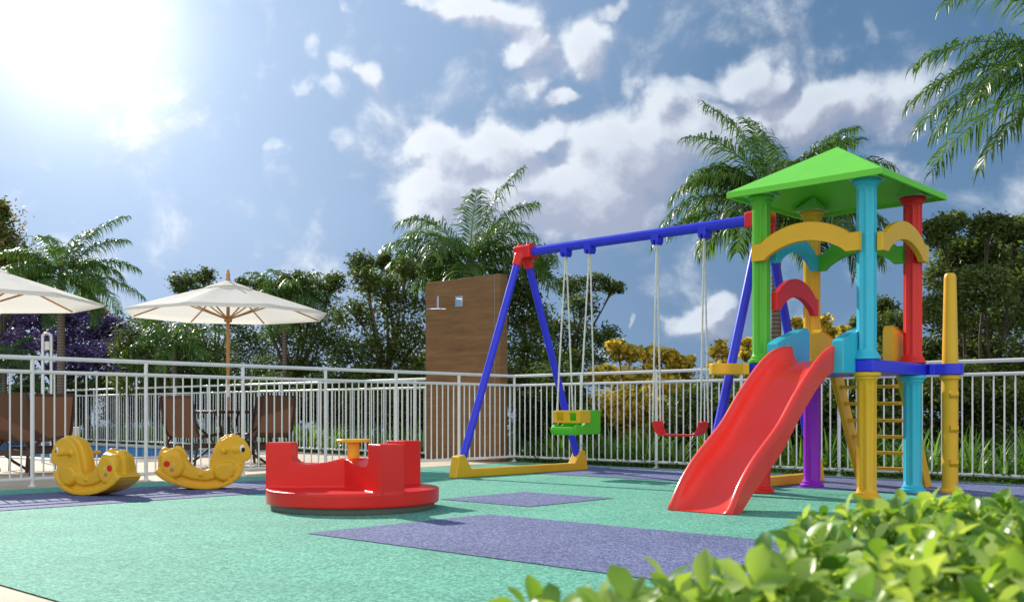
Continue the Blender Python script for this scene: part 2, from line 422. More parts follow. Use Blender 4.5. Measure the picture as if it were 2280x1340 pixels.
def remeshed(name, bm, mat, parent, voxel, smooth_it=6, fac=.5):
    me = bpy.data.meshes.new(name); bmesh.ops.triangulate(bm, faces=[f for f in bm.faces if len(f.verts) > 4]); bmesh.ops.recalc_face_normals(bm, faces=bm.faces); bm.to_mesh(me); bm.free()
    o = bpy.data.objects.new(name, me); C.objects.link(o)
    r = o.modifiers.new('r', 'REMESH'); r.mode = 'VOXEL'; r.voxel_size = voxel
    s = o.modifiers.new('s', 'SMOOTH'); s.iterations = smooth_it; s.factor = fac
    dg = bpy.context.evaluated_depsgraph_get(); dg.update()
    me2 = bpy.data.meshes.new_from_object(o.evaluated_get(dg))
    C.objects.unlink(o); bpy.data.objects.remove(o)
    me2.name = name; me2.materials.clear()
    o2 = obj_me(name, me2, mat, parent, 0)
    me2.polygons.foreach_set('use_smooth', [True] * len(me2.polygons))
    return o2
def np_mesh(name, verts, faces, mat, parent=None, smooth=True):
    """verts (n,3), faces (m,k) numpy"""
    verts = np.asarray(verts, dtype=np.float32); faces = np.asarray(faces, dtype=np.int32)
    me = bpy.data.meshes.new(name)
    me.vertices.add(len(verts)); me.vertices.foreach_set('co', verts.ravel())
    k = faces.shape[1]
    me.loops.add(faces.size); me.loops.foreach_set('vertex_index', faces.ravel())
    me.polygons.add(len(faces)); me.polygons.foreach_set('loop_start', np.arange(0, faces.size, k, dtype=np.int32))
    me.update(calc_edges=True)
    me.materials.append(mat)
    if smooth: me.polygons.foreach_set('use_smooth', np.ones(len(faces), dtype=bool))
    o = bpy.data.objects.new(name, me); C.objects.link(o)
    if parent: o.parent = parent
    return o
# ================================================================== SETTING
def sheet(name, pts, z, mat, kind='structure', label=None, th=0):
    bm = bmesh.new()
    f = bm.faces.new([bm.verts.new((p.x, p.y, z)) for p in pts])
    if f.normal.z < 0: f.normal_flip()
    o = obj(name, bm, mat, None, 0)
    for p in o.data.polygons: pass
    return tag(o, kind=kind, label=label)
def pqrect(p0, p1, q0, q1): return [PQ(p0, q0), PQ(p1, q0), PQ(p1, q1), PQ(p0, q1)]
# terrain: flat near the playground, falling away behind the trees
bm = bmesh.new()
PP0, PP1, PQ0, PQ1 = 6.7, 10.6, 15.2, 26.5      # pool basin
xs = [-300, -120, -60, -30, -10, 0, 3, PP0, PP1, 14, 20, 30, 45, 70, 120, 300]
ys = [-300, -100, -40, -20, -5, 0, 5, 10, PQ0, PQ1, 40, 70, 120, 300]
grid = []
def gz(p, q):
    d = max(0, p - 20, abs(q - 8) - 34)
    return -.02 - min(14, d * .28)
for p in xs: grid.append([bm.verts.new(PQ(p, q, gz(p, q))) for q in ys])
for i in range(len(xs) - 1):
    for j in range(len(ys) - 1):
        if xs[i] == PP0 and ys[j] == PQ0: continue
        bm.faces.new([grid[i][j], grid[i + 1][j], grid[i + 1][j + 1], grid[i][j + 1]])
tag(obj('ground', bm, GRASSG, None, 0), kind='structure')
# stone deck round the pool and the playground (four strips, so the basin stays open)
bm = bmesh.new()
def q4(bm, p0, p1, q0, q1, z):
    bm.faces.new([bm.verts.new(PQ(*a, z)) for a in ((p0, q0), (p1, q0), (p1, q1), (p0, q1))])
q4(bm, -2, 1.69, -6, 30, 0); q4(bm, 1.69, PP0, 9.85, 30, 0); q4(bm, PP0, PP1, 9.85, PQ0, 0); q4(bm, PP1, 10.85, 9.85, 30, 0)
q4(bm, PP0, PP1, PQ1, 30, 0)
tag(obj('pool_deck', bm, STONE, None, 0), kind='structure')
sheet('rubber_floor', pqrect(1.69, 10.85, -6, 9.85), .006, TEAL)
bm = bmesh.new()
q4(bm, 1.9, 7.0, 7.75, 9.2, .010); q4(bm, 5.77, 6.82, 5.16, 6.15, .010); q4(bm, 3.62, 5.16, -6, 4.99, .010); q4(bm, 8.95, 10.7, -6, 8.67, .010)
tag(obj('blue_floor_pattern', bm, RBLUE, None, 0), kind='structure')
# pool basin
bm = bmesh.new()
uvl = bm.loops.layers.uv.new('UVMap')
cs = [PQ(PP0, PQ0), PQ(PP1, PQ0), PQ(PP1, PQ1), PQ(PP0, PQ1)]
for i in range(4):
    a, b_ = cs[i], cs[(i + 1) % 4]; L = (b_ - a).length
    vs = [bm.verts.new((a.x, a.y, -.02)), bm.verts.new((b_.x, b_.y, -.02)), bm.verts.new((b_.x, b_.y, -1.2)), bm.verts.new((a.x, a.y, -1.2))]
    f = bm.faces.new(vs)
    for l_, c in zip(f.loops, [(0, 0), (L, 0), (L, -1.18), (0, -1.18)]): l_[uvl].uv = c
f = bm.faces.new([bm.verts.new((c.x, c.y, -1.2)) for c in cs])
for l_, c in zip(f.loops, [(0, 0), (4, 0), (4, 11), (0, 11)]): l_[uvl].uv = c
me = bpy.data.meshes.new('pool_basin'); bm.to_mesh(me); bm.free()
tag(obj_me('pool_basin', me, TILE, None, 0), kind='structure')
sheet('pool_water', pqrect(PP0, PP1, PQ0, PQ1), -.20, WATER)
bm = bmesh.new()
def pqbox(bm, p0, p1, q0, q1, z0, z1):
    m = Matrix.Rotation(ROT, 4, 'Z')
    box(bm, p0, p1, q0, q1, z0, z1, m)
def pqm(v): return PQ(v[0], v[1], v[2])
cw = .22
pqbox(bm, PP1 - .03, PP1 + cw, PQ0 - cw, PQ1 + cw, -.03, .022); pqbox(bm, PP0 - cw, PP0 + .03, PQ0 - cw, PQ1 + cw, -.03, .022)
pqbox(bm, PP0 + .032, PP1 - .032, PQ0 - cw, PQ0 + .03, -.03, .021); pqbox(bm, PP0 + .032, PP1 - .032, PQ1 - .03, PQ1 + cw, -.03, .021)
tag(obj('pool_coping', bm, COPING, None, 35, .008), kind='structure')
bm = bmesh.new(); pqbox(bm, 1.9, 6.1, 18.6, 25.5, .004, .03)
tag(obj('play_court', bm, TERR, None, 0), kind='structure')
bm = bmesh.new(); pqbox(bm, 6.12, 6.3, 18.6, 25.5, .004, .10)
tag(obj('court_kerb', bm, COURTR, None, 0), kind='structure')
bm = bmesh.new(); q4(bm, 10.852, 11.6, -6, 30, .001)
tag(obj('planting_bed', bm, GRASSG, None, 0), kind='structure')

# ================================================================== FENCES
def fence(name, start, dvec, posts, bal, gap0, label, ends):
    """start: world xy of origin of the run; dvec: 2-D unit direction; posts: distances; bal: count between posts"""
    rz = math.atan2(dvec.y, dvec.x)
    root = thing(name, (start.x, start.y, 0), rz, label, 'fence')
    L0, L1 = ends
    for nm_, z, r in (('top_rail', 1.24, .021), ('middle_rail', 1.105, .019), ('bottom_rail', .075, .019)):
        bm = bmesh.new(); tube(bm, [(L0, 0, z), (L1, 0, z)], r, 14); obj(nm_, bm, WHITEP, root)
    bm = bmesh.new(); tube(bm, [(0, 0, 0), (0, 0, 1.232)], .02, 14); lathe(bm, [(.018, .002), (.045, .002), (.045, .012), (.026, .016), (.022, .028), (.018, .03)], 16)
    pm = obj('post', bm, WHITEP, root); first = True
    bm = bmesh.new(); tube(bm, [(0, 0, .075), (0, 0, 1.10)], .0085, 8)
    bl = obj('baluster', bm, WHITEP, root); fb = True; nb = 0
    extra = []
    for i, d in enumerate(posts):
        if first: pm.location = (d, 0, 0); first = False
        else: dup_part(pm, root, (d, 0, 0))
    segs = sorted(posts)
    cells = [(segs[i], segs[i + 1]) for i in range(len(segs) - 1)]
    return root, pm, bl, cells
def fill_bal(root, bl, cells, n, near):
    """near: key, cells sorted nearest first; at most 100 single balusters, the rest one stuff part"""
    pos = []
    for a, b_ in cells:
        for k in range(1, n + 1): pos.append(a + (b_ - a) * k / (n + 1))
    pos.sort(key=near)
    for i, d in enumerate(pos[:100]):
        if i == 0: bl.location = (d, 0, 0)
        else: dup_part(bl, root, (d, 0, 0))
    if len(pos) > 100:
        bm = bmesh.new()
        for d in pos[100:]: tube(bm, [(d, 0, .075), (d, 0, 1.10)], .0085, 6)
        o = obj('balusters', bm, WHITEP, root); o['kind'] = 'stuff'
FP = 10.97; FQ = 10.1
# left run, along D1 at q = 10.1, origin at p = 0
r_, p_, b_, c_ = fence('metal_fence', PQ(0, FQ), D1, [1.85, 2.985, 4.127, 5.289, 6.451, 7.598, 8.716, 9.849, 10.966], 0, 0,
    'white tubular metal fence in front of the cafe tables, behind the yellow rockers', (1.3, 10.966))
fill_bal(r_, b_, c_, 10, lambda d: -d if d > 3.3 else 99 - d)
# right run, along -D2 from the corner
r_, p_, b_, c_ = fence('metal_fence', PQ(FP, FQ), -D2, [1.24, 2.48, 3.715, 4.953, 6.19, 7.43, 8.66], 0, 0,
    'white tubular metal fence on the right, behind the swings and the play tower', (0.0, 8.66))
fill_bal(r_, b_, [(0, 1.24)] + c_, 11, lambda d: d)
# far run, along +D2 from the corner behind the pool
r_, p_, b_, c_ = fence('metal_fence', PQ(FP, FQ), D2, [.9, 2.14, 3.38, 4.62, 5.86, 7.1, 8.34, 9.58, 10.82, 12.06, 13.3, 15.1], 0, 0,
    'white tubular metal fence on the far side of the blue pool', (0.0, 15.1))
fill_bal(r_, b_, [(0, .9)] + c_, 11, lambda d: abs(d - 5.5))
# green mesh fence at far left
root = thing('green_fence', (-10.95, 25.0, 0), R(176), 'dark green metal fence at the far left, beyond the pool', 'fence')
bm = bmesh.new()
for z in (1.36, 1.16, .12): box(bm, 0, 6.2, -.02, .02, z - .03, z + .03)
obj('rail', bm, GREENM, root, 0)
for k in range(5):
    bm = bmesh.new(); box(bm, -.045, .045, -.045, .045, 0, 1.42); o = obj('post', bm, GREENM, root, 0, .01); o.location = (k * 1.5, 0, 0)
bm = bmesh.new()
for k in range(150):
    x = k * .08 - 3
    for s in (1, -1):
        xa, xb = (x, x + 1.0) if s > 0 else (x + 1.0, x)
        z0, z1 = .15, 1.15
        if xa < 0 or xb < 0 or xa > 6 or xb > 6: continue
        tube(bm, [(xa, 0, z0), (xb, 0, z1)], .003, 3, False)
obj('wire_mesh', bm, GREENM, root, 0)
root = thing('blue_banner', (-11.55, 24.2, 0), R(12), 'plain light blue screen with a white stripe seen between the two brown chairs at left', 'screen')
bm = bmesh.new(); box(bm, -.25, .28, -.01, .01, .5, 1.17); obj('screen_panel', bm, BLUEP, root, 0, .004)
bm = bmesh.new(); box(bm, -.25, .28, -.016, -.0105, .86, .88); obj('stripe', bm, WHITEP, root, 0)
for x in (-.27, .30):
    bm = bmesh.new(); tube(bm, [(x, 0, 0), (x, 0, 1.2)], .018, 8); obj('post', bm, WHITEP, root)

# ================================================================== SHOWER WALL
root = thing('shower_wall', PQ(10.83, 10.97), ROT, 'tall flat panel clad in brown horizontal-grain wood beside the fence corner', 'wall')
bm = bmesh.new(); box(bm, -.08, .08, -.79, .79, 0, 2.71)
obj('cladding', bm, WOODW, root, 0, .004)
bm = bmesh.new(); box(bm, -.083, -.0805, -.688, -.684, .02, 2.70); obj('joint_strip', bm, STEEL, root, 0)
WX = 10.75
root = thing('shower_head', PQ(WX, 11.02, 2.38), ROT, 'square chrome plate, arm and round rain shower head fixed high on the brown wood panel', 'shower')
bm = bmesh.new(); box(bm, -.012, 0, -.075, .075, -.085, .075); obj('wall_plate', bm, CHROME, root, 35, .003)
bm = bmesh.new(); box(bm, -.44, -.012, -.011, .011, .018, .04); box(bm, -.445, -.405, -.018, .018, -.135, .017); obj('arm', bm, CHROME, root, 35, .003)
bm = bmesh.new(); lathe(bm, [(.002, -.135), (.05, -.137), (.17, -.155), (.185, -.162), (.185, -.172), (.002, -.172)], 40, -.425, 0)
obj('rain_head', bm, CHROME, root)

# ================================================================== STEEL POOL SHOWER COLUMN
root = thing('steel_shower', (-6.60, 14.6, 0), R(20), 'tall steel post of two tubes with a rounded top, behind the left chairs', 'post')
bm = bmesh.new()
arc = [(-.055, 0, 0.0)] + [(-.055 * math.cos(t), 0, 1.78 + .055 * math.sin(t)) for t in [PI * k / 10 for k in range(11)]] + [(.055, 0, 0)]
tube(bm, arc, .024, 12); obj('tube_loop', bm, STEEL, root)
bm = bmesh.new(); box(bm, -.032, .032, -.012, .012, 1.60, 1.72); obj('head_plate', bm, STEEL, root, 35, .004)
bm = bmesh.new()
lathe(bm, [(.001, -.012), (.016, -.012), (.016, .014), (.001, .014)], 16)
for v in bm.verts: v.co = Vector((v.co.x, v.co.z, v.co.y + 1.755))
obj('nozzle', bm, EYEB, root)
root = thing('pool_box', (-6.52, 15.0, 0), R(20), 'pale grey equipment box beside the steel post by the pool', 'box')
bm = bmesh.new(); box(bm, -.0, .2, -.12, .12, 0, .50); obj('housing', bm, COPING, root, 35, .01)
bm = bmesh.new(); box(bm, .02, .18, -.125, -.1205, .06, .44); obj('panel', bm, STEEL, root, 35, .003)

# ================================================================== PLAY TOWER
TW = thing('play_tower', PQ(8.64, 4.07), ROT, 'tall multicoloured plastic play tower with green roof, blue deck, red slide and yellow ladder', 'play tower')
def pillar(mat, x, y, z0, z1, name='pillar', flat_top=False):
    bm = bmesh.new()
    h = z1 - z0
    R0 = .079
    n = 64
    lv = [(z0 + .075, .0), (z0 + .10, 1.0), (z1 - .10, 1.0), (z1 - .075, 0.0)]
    rings = []
    for z, fl in lv:
        ring = []
        for k in range(n):
            t = 2 * PI * k / n
            c = math.cos(8 * t)
            g = max(0.0, c * .5 + .5) ** .7
            ring.append(bm.verts.new((x + (R0 - .015 * g * fl) * math.cos(t), y + (R0 - .015 * g * fl) * math.sin(t), z)))
        rings.append(ring)
    for i in range(3):
        for k in range(n): bm.faces.new([rings[i][k], rings[i][(k + 1) % n], rings[i + 1][(k + 1) % n], rings[i + 1][k]])
    bm.faces.new(rings[0][::-1]); bm.faces.new(rings[-1])
    def flange(z, s):
        prof = [(.001, z), (.108, z), (.112, z + s * .006), (.112, z + s * .026), (.104, z + s * .034), (.095, z + s * .038), (.095, z + s * .052), (.085, z + s * .060), (.079, z + s * .076), (.001, z + s * .076)]
        if s < 0: prof = prof[::-1]
        lathe(bm, prof, 40, x, y)
    flange(z0, 1); flange(z1, -1)
    return obj(name, bm, mat, TW, 30)
H = .48
DZ0, DZ1 = 1.046, 1.148
pillar(YEL, -H, -H, .008, DZ0 - .002, 'lower_pillar'); pillar(RED, -H, H, .008, DZ0 - .002, 'lower_pillar')
pillar(CYAN, H, -H, .008, DZ0 - .002, 'lower_pillar'); pillar(PURP, H, H, .008, DZ0 - .002, 'lower_pillar')
pillar(CYAN, -H, -H, DZ1 + .002, 2.62, 'upper_pillar'); pillar(GREEN, -H, H, DZ1 + .002, 2.62, 'upper_pillar')
pillar(RED, H, -H, DZ1 + .002, 2.62, 'upper_pillar'); pillar(YEL, H, H, DZ1 + .002, 2.62, 'upper_pillar')
# deck
bm = bmesh.new(); box(bm, -.575, .575, -.575, .575, DZ0, DZ1); obj('deck', bm, BLUE, TW, 35, .012, 3)
# roof: hollow pyramid with fascia
bm = bmesh.new()
S = .70
def sq(s, z): return [bm.verts.new((sx * s, sy * s, z)) for sx, sy in ((-1,-1),(1,-1),(1,1),(-1,1))]
o0 = sq(S, 2.60); o1 = sq(S, 2.652); o2 = sq(S - .03, 2.668); ap = bm.verts.new((0, 0, 3.065))
i0 = sq(S - .025, 2.60); i1 = sq(S - .03, 2.635); i2 = bm.verts.new((0, 0, 3.03))
for k in range(4):
    j = (k + 1) % 4
    bm.faces.new([o0[k], o0[j], o1[j], o1[k]]); bm.faces.new([o1[k], o1[j], o2[j], o2[k]]); bm.faces.new([o2[k], o2[j], ap])
    bm.faces.new([o0[j], o0[k], i0[k], i0[j]]); bm.faces.new([i0[j], i0[k], i1[k], i1[j]]); bm.faces.new([i1[j], i1[k], i2])
obj('roof', bm, ROOFG, TW, 0, .004)
for sx, sy in ((-1,-1),(1,-1),(1,1),(-1,1)):
    bm = bmesh.new()
    a = [bm.verts.new((sx * H + x, sy * H + y, 2.622)) for x, y in ((-.13,-.13),(.13,-.13),(.13,.13),(-.13,.13))]
    t_ = bm.verts.new((sx * (H - .03), sy * (H - .03), 2.775))
    bm.faces.new(a[::-1])
    for k in range(4): bm.faces.new([a[k], a[(k + 1) % 4], t_])
    # keep it under the roof skin
    for v in bm.verts:
        lim = 2.635 + (S - .03 - max(abs(v.co.x), abs(v.co.y))) / (S - .03) * .395 - .004
        v.co.z = min(v.co.z, lim)
    obj('roof_mount', bm, PALEG, TW, 0)
# arches
def arch_pts(L, zf0, zf1, rise, foot, n=18):
    half = L / 2 - foot
    band = zf1 - zf0
    top, bot = [], []
    for k in range(n + 1):
        u = -half + 2 * half * k / n
        c = math.cos(u / half * PI / 2)
        sh = rise * (c ** .75)
        top.append((u, zf1 + sh)); 
    hb = half * .93
    for k in range(n + 1):
        u = -hb + 2 * hb * k / n
        c = math.cos(u / hb * PI / 2)
        bot.append((u, zf0 + (rise - .005) * (c ** .75)))
    return top, bot
def arch(mat, axis, off, c, L, zf0, zf1, rise, foot=.09, th=.045, inner_sign=1):
    """axis 'x': runs along local x at y = off ; axis 'y': runs along y at x = off"""
    top, bot = arch_pts(L, zf0, zf1, rise, foot)
    outl = [(-L / 2, zf0), (-L / 2, zf1)] + top + [(L / 2, zf1), (L / 2, zf0)] + bot[::-1]
    M4 = Matrix(((1,0,0,c),(0,1,0,off),(0,0,1,0),(0,0,0,1))) if axis == 'x' else Matrix(((0,1,0,off),(1,0,0,c),(0,0,1,0),(0,0,0,1)))
    bm = bmesh.new(); prism(bm, outl, M4, -th / 2, th / 2)
    fs = [f for f in bm.faces if len(f.verts) > 4]
    r = bmesh.ops.inset_region(bm, faces=[fs[0]], thickness=.012, depth=0)
    r2 = bmesh.ops.inset_region(bm, faces=[fs[0]], thickness=.004, depth=-.005)
    fs2 = [f for f in bm.faces if len(f.verts) > 4 and f != fs[0]]
    if fs2:
        bmesh.ops.inset_region(bm, faces=[fs2[0]], thickness=.012, depth=0); bmesh.ops.inset_region(bm, faces=[fs2[0]], thickness=.004, depth=-.005)
    return obj('arch_rail', bm, mat, TW, 30)
Lf = .98
arch(YEL, 'y', -.585, .015, Lf, 2.035, 2.185, .135)           # front left face, outside
arch(YEL, 'x', -.585, .02, Lf, 2.035, 2.185, .145)           # front right face, outside
arch(CYAN, 'x', .385, -.03, .80, 2.035, 2.185, .135, .05)       # back left, inside
arch(GREEN, 'y', .385, -.03, .82, 2.035, 2.185, .135, .06)      # back right, inside
arch(RED, 'x', .385, -.03, .80, 1.615, 1.775, .15, .05)
# side panels (cyan by the slide, yellow by the ladder)
def hump(mat, y, x0, x1, z0f, z1, ztop, th=.085, flip=1, drop=0.0):
    n = 14
    pts = [(x0, z0f - drop), (x0, z1)]
    for k in range(1, n + 1):
        t = k / n * PI / 2
        pts.append((x0 + (x1 - .05 - x0) * math.sin(t) ** 1.25, z1 + (ztop - z1) * (1 - math.cos(t)) ** .5 if False else z1 + (ztop - z1) * math.sin(t)))
    pts += [(x1 - .028, ztop - .010), (x1 - .01, ztop - .028), (x1, ztop - .06), (x1, z0f)]
    if drop: pts += [(-.58, z0f), (-.58, z0f - drop)]
    if flip < 0: pts = [(-u, v) for u, v in pts]
    bm = bmesh.new(); prism(bm, pts, Matrix.Translation((0, y, 0)), -th / 2, th / 2)
    for f in [f for f in bm.faces if len(f.verts) > 5]:
        bmesh.ops.inset_region(bm, faces=[f], thickness=.026, depth=0); bmesh.ops.inset_region(bm, faces=[f], thickness=.006, depth=-.014)
    return obj('side_panel', bm, mat, TW, 28)
hump(CYAN, .205, -.80, -.22, DZ1 + .003, 1.29, 1.455, drop=.115)
hump(CYAN, -.375, -.80, -.22, DZ1 + .003, 1.29, 1.455, drop=.115)
hump(YEL, .34, -.60, -.27, DZ1 + .003, 1.40, 1.485, flip=-1)
hump(YEL, -.34, -.60, -.27, DZ1 + .003, 1.40, 1.485, flip=-1)
# slide
def lerp_tab(tab, s):
    for (a, za), (b_, zb) in zip(tab, tab[1:]):
        if s <= b_:
            t = (s - a) / (b_ - a); t2 = t
            return za + (zb - za) * t2
    return tab[-1][1]
def smooth_tab(tab, n):
    # catmull-rom through the table, sampled evenly in s
    xs_ = [a for a, _ in tab]; out = []
    for k in range(n + 1):
        s = xs_[0] + (xs_[-1] - xs_[0]) * k / n
        i = max(0, min(len(tab) - 2, next((j for j in range(len(tab) - 1) if s <= xs_[j + 1]), len(tab) - 2)))
        p1, p2 = tab[i], tab[i + 1]
        p0 = tab[i - 1] if i > 0 else (2 * p1[0] - p2[0], 2 * p1[1] - p2[1]); p3 = tab[i + 2] if i + 2 < len(tab) else (2 * p2[0] - p1[0], 2 * p2[1] - p1[1])
        h = p2[0] - p1[0]; t = (s - p1[0]) / h
        m1 = (p2[1] - p0[1]) / (p2[0] - p0[0]) * h; m2 = (p3[1] - p1[1]) / (p3[0] - p1[0]) * h
        z = (2*t**3 - 3*t**2 + 1) * p1[1] + (t**3 - 2*t**2 + t) * m1 + (-2*t**3 + 3*t**2) * p2[1] + (t**3 - t**2) * m2
        out.append((s, z))
    return out
rim = smooth_tab([(0, .012), (.06, .115), (.158, .235), (.338, .392), (.718, .650), (.987, .888), (1.343, 1.150), (1.60, 1.262), (1.80, 1.285)], 72)
bed = smooth_tab([(0, .008), (.06, .032), (.158, .092), (.338, .228), (.718, .482), (.987, .722), (1.343, 1.000), (1.60, 1.115), (1.80, 1.150)], 72)
sv = [(0.0, 0)] 
bm = bmesh.new(); rings = []
for (s, zr), (_, zb) in zip(rim, bed):
    x = -2.374 + s; zr = max(zr, zb + .004); hh = zr - zb
    low = max(.0085, zb - .06)
    c0 = -.085; W = .258
    prof = [(-W - .004, low), (-W - .010, zb + hh * .55), (-W - .014, zr - .018 * min(1, hh * 12)), (-W - .006, zr - .004), (-W + .010, zr), (-W + .030, zr - .003), (-W + .042, zr - .018 * min(1, hh * 12)),
            (-W + .050, zb + hh * .55), (-W + .062, zb + hh * .22), (-W + .085, zb + hh * .05), (-W + .12, zb), (0, zb)]
    pr = prof + [(-y, z) for y, z in prof[-2::-1]]
    rings.append([bm.verts.new((x, c0 + y, max(.0085, z))) for y, z in pr])
n = len(rings[0])
for i in range(len(rings) - 1):
    for k in range(n): bm.faces.new([rings[i][k], rings[i][(k + 1) % n], rings[i + 1][(k + 1) % n], rings[i + 1][k]])
bm.faces.new(rings[0][::-1]); bm.faces.new(rings[-1])
obj('slide', bm, SLIDE, TW, 60)
# ladder
bm = bmesh.new()
x0, z0, x1, z1 = .60, 1.10, 1.20, .008
def board(y):
    b2 = bmesh.new()
    w2 = .088; a, c = Vector((x0, 0, z0)), Vector((x1, 0, z1)); d = (c - a).normalized(); nrm = Vector((d.z, 0, -d.x))
    o_ = []
    for p, zz in ((a, 1), (c, 0)):
        for s in (-1, 1): o_.append(p + nrm * w2 * s)
    o_[2].z = o_[3].z = .008
    pts = [(o_[0].x, o_[0].z), (o_[1].x, o_[1].z), (o_[3].x, o_[3].z), (o_[2].x, o_[2].z)]
    prism(b2, pts, Matrix.Translation((0, y, 0)), -.024, .024)
    return obj('stile', b2, YEL, LD, 35, .006)
LD = thing('ladder', (0, 0, 0)); LD.parent = TW
board(.30); board(-.33)
for z in (.955, .80, .64, .485, .33, .175):
    x = x0 + (z0 - z) / (z0 - z1) * (x1 - x0)
    b2 = bmesh.new(); box(b2, x - .035, x + .035, -.309, .279, z - .016, z + .016); obj('rung', b2, YEL, LD, 35, .006)
# climbing pole with bracket
PXL, PYL = .675, -.735
bm = bmesh.new()
m_ = Matrix.Translation((PXL, PYL, 0)) 
import cmath
u = Vector((PXL, PYL, 0)).normalized(); v_ = Vector((-u.y, u.x, 0))
def bracket(mat, px_, py_, name):
    bm = bmesh.new()
    u = Vector((px_, py_, 0)).normalized(); v_ = Vector((-u.y, u.x, 0)); c = Vector((px_, py_, 0))
    base_ = Vector((math.copysign(.578, px_), math.copysign(.578, py_), 0)) - u * .012
    out = []
    out.append(base_ - v_ * .075); out.append(base_ - v_ * .05 + u * .045)
    rr = .112
    for k in range(17):
        a = R(-140 + 280 * k / 16)
        out.append(c + u * rr * math.cos(a) + v_ * rr * math.sin(a))
    out.append(base_ + v_ * .05 + u * .045); out.append(base_ + v_ * .075)
    lo = [bm.verts.new((p.x, p.y, DZ0 + .003)) for p in out]; hi = [bm.verts.new((p.x, p.y, DZ1 - .003)) for p in out]
    bm.faces.new(lo[::-1]); bm.faces.new(hi)
    for k in range(len(out)): bm.faces.new([lo[k], lo[(k + 1) % len(out)], hi[(k + 1) % len(out)], hi[k]])
    return obj(name, bm, mat, TW, 35, .007)
bracket(BLUE, PXL, PYL, 'pole_bracket')
bracket(YEL, -.74, .72, 'pole_bracket')
bm = bmesh.new()
lathe(bm, [(.001, .008), (.088, .008), (.088, .03), (.070, .05), (.067, .08), (.067, .98), (.070, 1.0), (.088, 1.015), (.088, 1.045), (.001, 1.045)], 32, PXL, PYL)
obj('pole_base', bm, YEL, TW)
bm = bmesh.new()
lathe(bm, [(.001, 1.146), (.070, 1.146), (.067, 1.18), (.052, 1.90), (.047, 1.93), (.036, 1.945), (.001, 1.95)], 32, PXL, PYL)
obj('pole', bm, YEL, TW)
for z in (.265, .565, .865):
    bm = bmesh.new(); box(bm, -.036, .036, -.032, .0, -.03, .036)
    for v in bm.verts:
        if v.co.z < 0 and v.co.y < -.01: v.co.z += .03
    o = obj('climbing_step', bm, YEL, TW, 35, .006); o.location = (PXL - .045, PYL - .045, z); o.rotation_euler = (0, 0, R(-50))

# ================================================================== SWING SET
SW = thing('swing_set', PQ(8.84, 6.45), ROT, 'A-frame swing set with blue tubes, red corner joints and yellow ground beams', 'swing set')
YS = 1.555; FX = 1.05; ZT = 2.565
for sy in (1, -1):
    for sx in (1, -1):
        bm = bmesh.new(); tube(bm, [(sx * (FX - .04), sy * YS, .13), (sx * .07, sy * YS, ZT - .06)], .043, 20); obj('leg', bm, BLUE, SW)
    bm = bmesh.new()
    w2 = .06
    pts = [(-FX - .09, .008), (-FX - .04, .24), (-FX + .05, .26), (-FX + .11, .17), (-FX + .16, .10), (FX - .16, .10), (FX - .11, .17), (FX - .05, .26), (FX + .04, .24), (FX + .09, .008)]
    prism(bm, pts, Matrix.Translation((0, sy * YS, 0)), -w2, w2)
    obj('base_beam', bm, YEL, SW, 35, .012, 3)
    # red joint
    bm = bmesh.new()
    yo = sy * YS
    prism(bm, [(-.085, ZT - .075), (-.085, ZT + .055), (-.055, ZT + .08), (.055, ZT + .08), (.085, ZT + .055), (.085, ZT - .075)], Matrix.Translation((0, yo, 0)), -.06 - (.11 if sy > 0 else .02), .06 + (.02 if sy > 0 else .11))
    for sx in (1, -1):
        a = Vector((sx * .055, yo, ZT - .03)); d = Vector((sx * (FX - .11), 0, -(ZT - .19))).normalized()
        tube(bm, [a, a + d * .15], [.062, .055], 20)
    for k in (-.045, .04):
        lathe(bm, [(.001, ZT + .06), (.018, ZT + .06), (.016, ZT + .105), (.011, ZT + .118), (.001, ZT + .12)], 14, 0, yo + k * 1.6)
    bm_o = remeshed('corner_joint', bm, RED, SW, .009, 3)
bm = bmesh.new(); tube(bm, [(0, -YS + .05, ZT), (0, YS - .05, ZT)], .052, 24); obj('top_beam', bm, BLUE, SW)
bl = 3.11
hy = [YS - bl * s for s in (.2085, .3175, .602, .785)]
for y in hy:
    bm = bmesh.new()
    pts = [(-.045, ZT + .0), (.045, ZT + .0), (.045, ZT - .085), (.03, ZT - .115), (.016, ZT - .118), (.012, ZT - .075), (-.012, ZT - .075), (-.016, ZT - .118), (-.03, ZT - .115), (-.045, ZT - .085)]
    M4 = Matrix(((0,1,0,0),(1,0,0,y),(0,0,1,0),(0,0,0,1)))
    prism(bm, pts, M4, -.0545, .0545)
    obj('hanger', bm, BLUE, SW, 35, .004)
def ropes(root, y0, ends, zc=ZT - .09):
    """root at (x,y) of SW frame; ends: two (x, y, z) lower ends"""
    for e in ends:
        bm = bmesh.new()
        a = Vector((e[0] * .06, y0, zc)); b_ = Vector(e); n_ = 60; pts = []; rr = []
        for k in range(n_ + 1):
            pts.append(a.lerp(b_, k / n_)); rr.append(.0095 + .0012 * math.sin(k * 2.1))
        tube(bm, pts, rr, 8)
        obj('rope', bm, ROPE, root)
# baby swing: origin below the two left hangers
yc = (hy[0] + hy[1]) / 2
o2w = lambda x, y: PQ(8.84 + x, 6.45 + y)
BS = thing('baby_swing', o2w(0, yc), ROT, 'green high-backed bucket swing seat with a yellow guard, hanging by four ropes', 'swing')
ZS = .475
bm = bmesh.new()
hw = .165
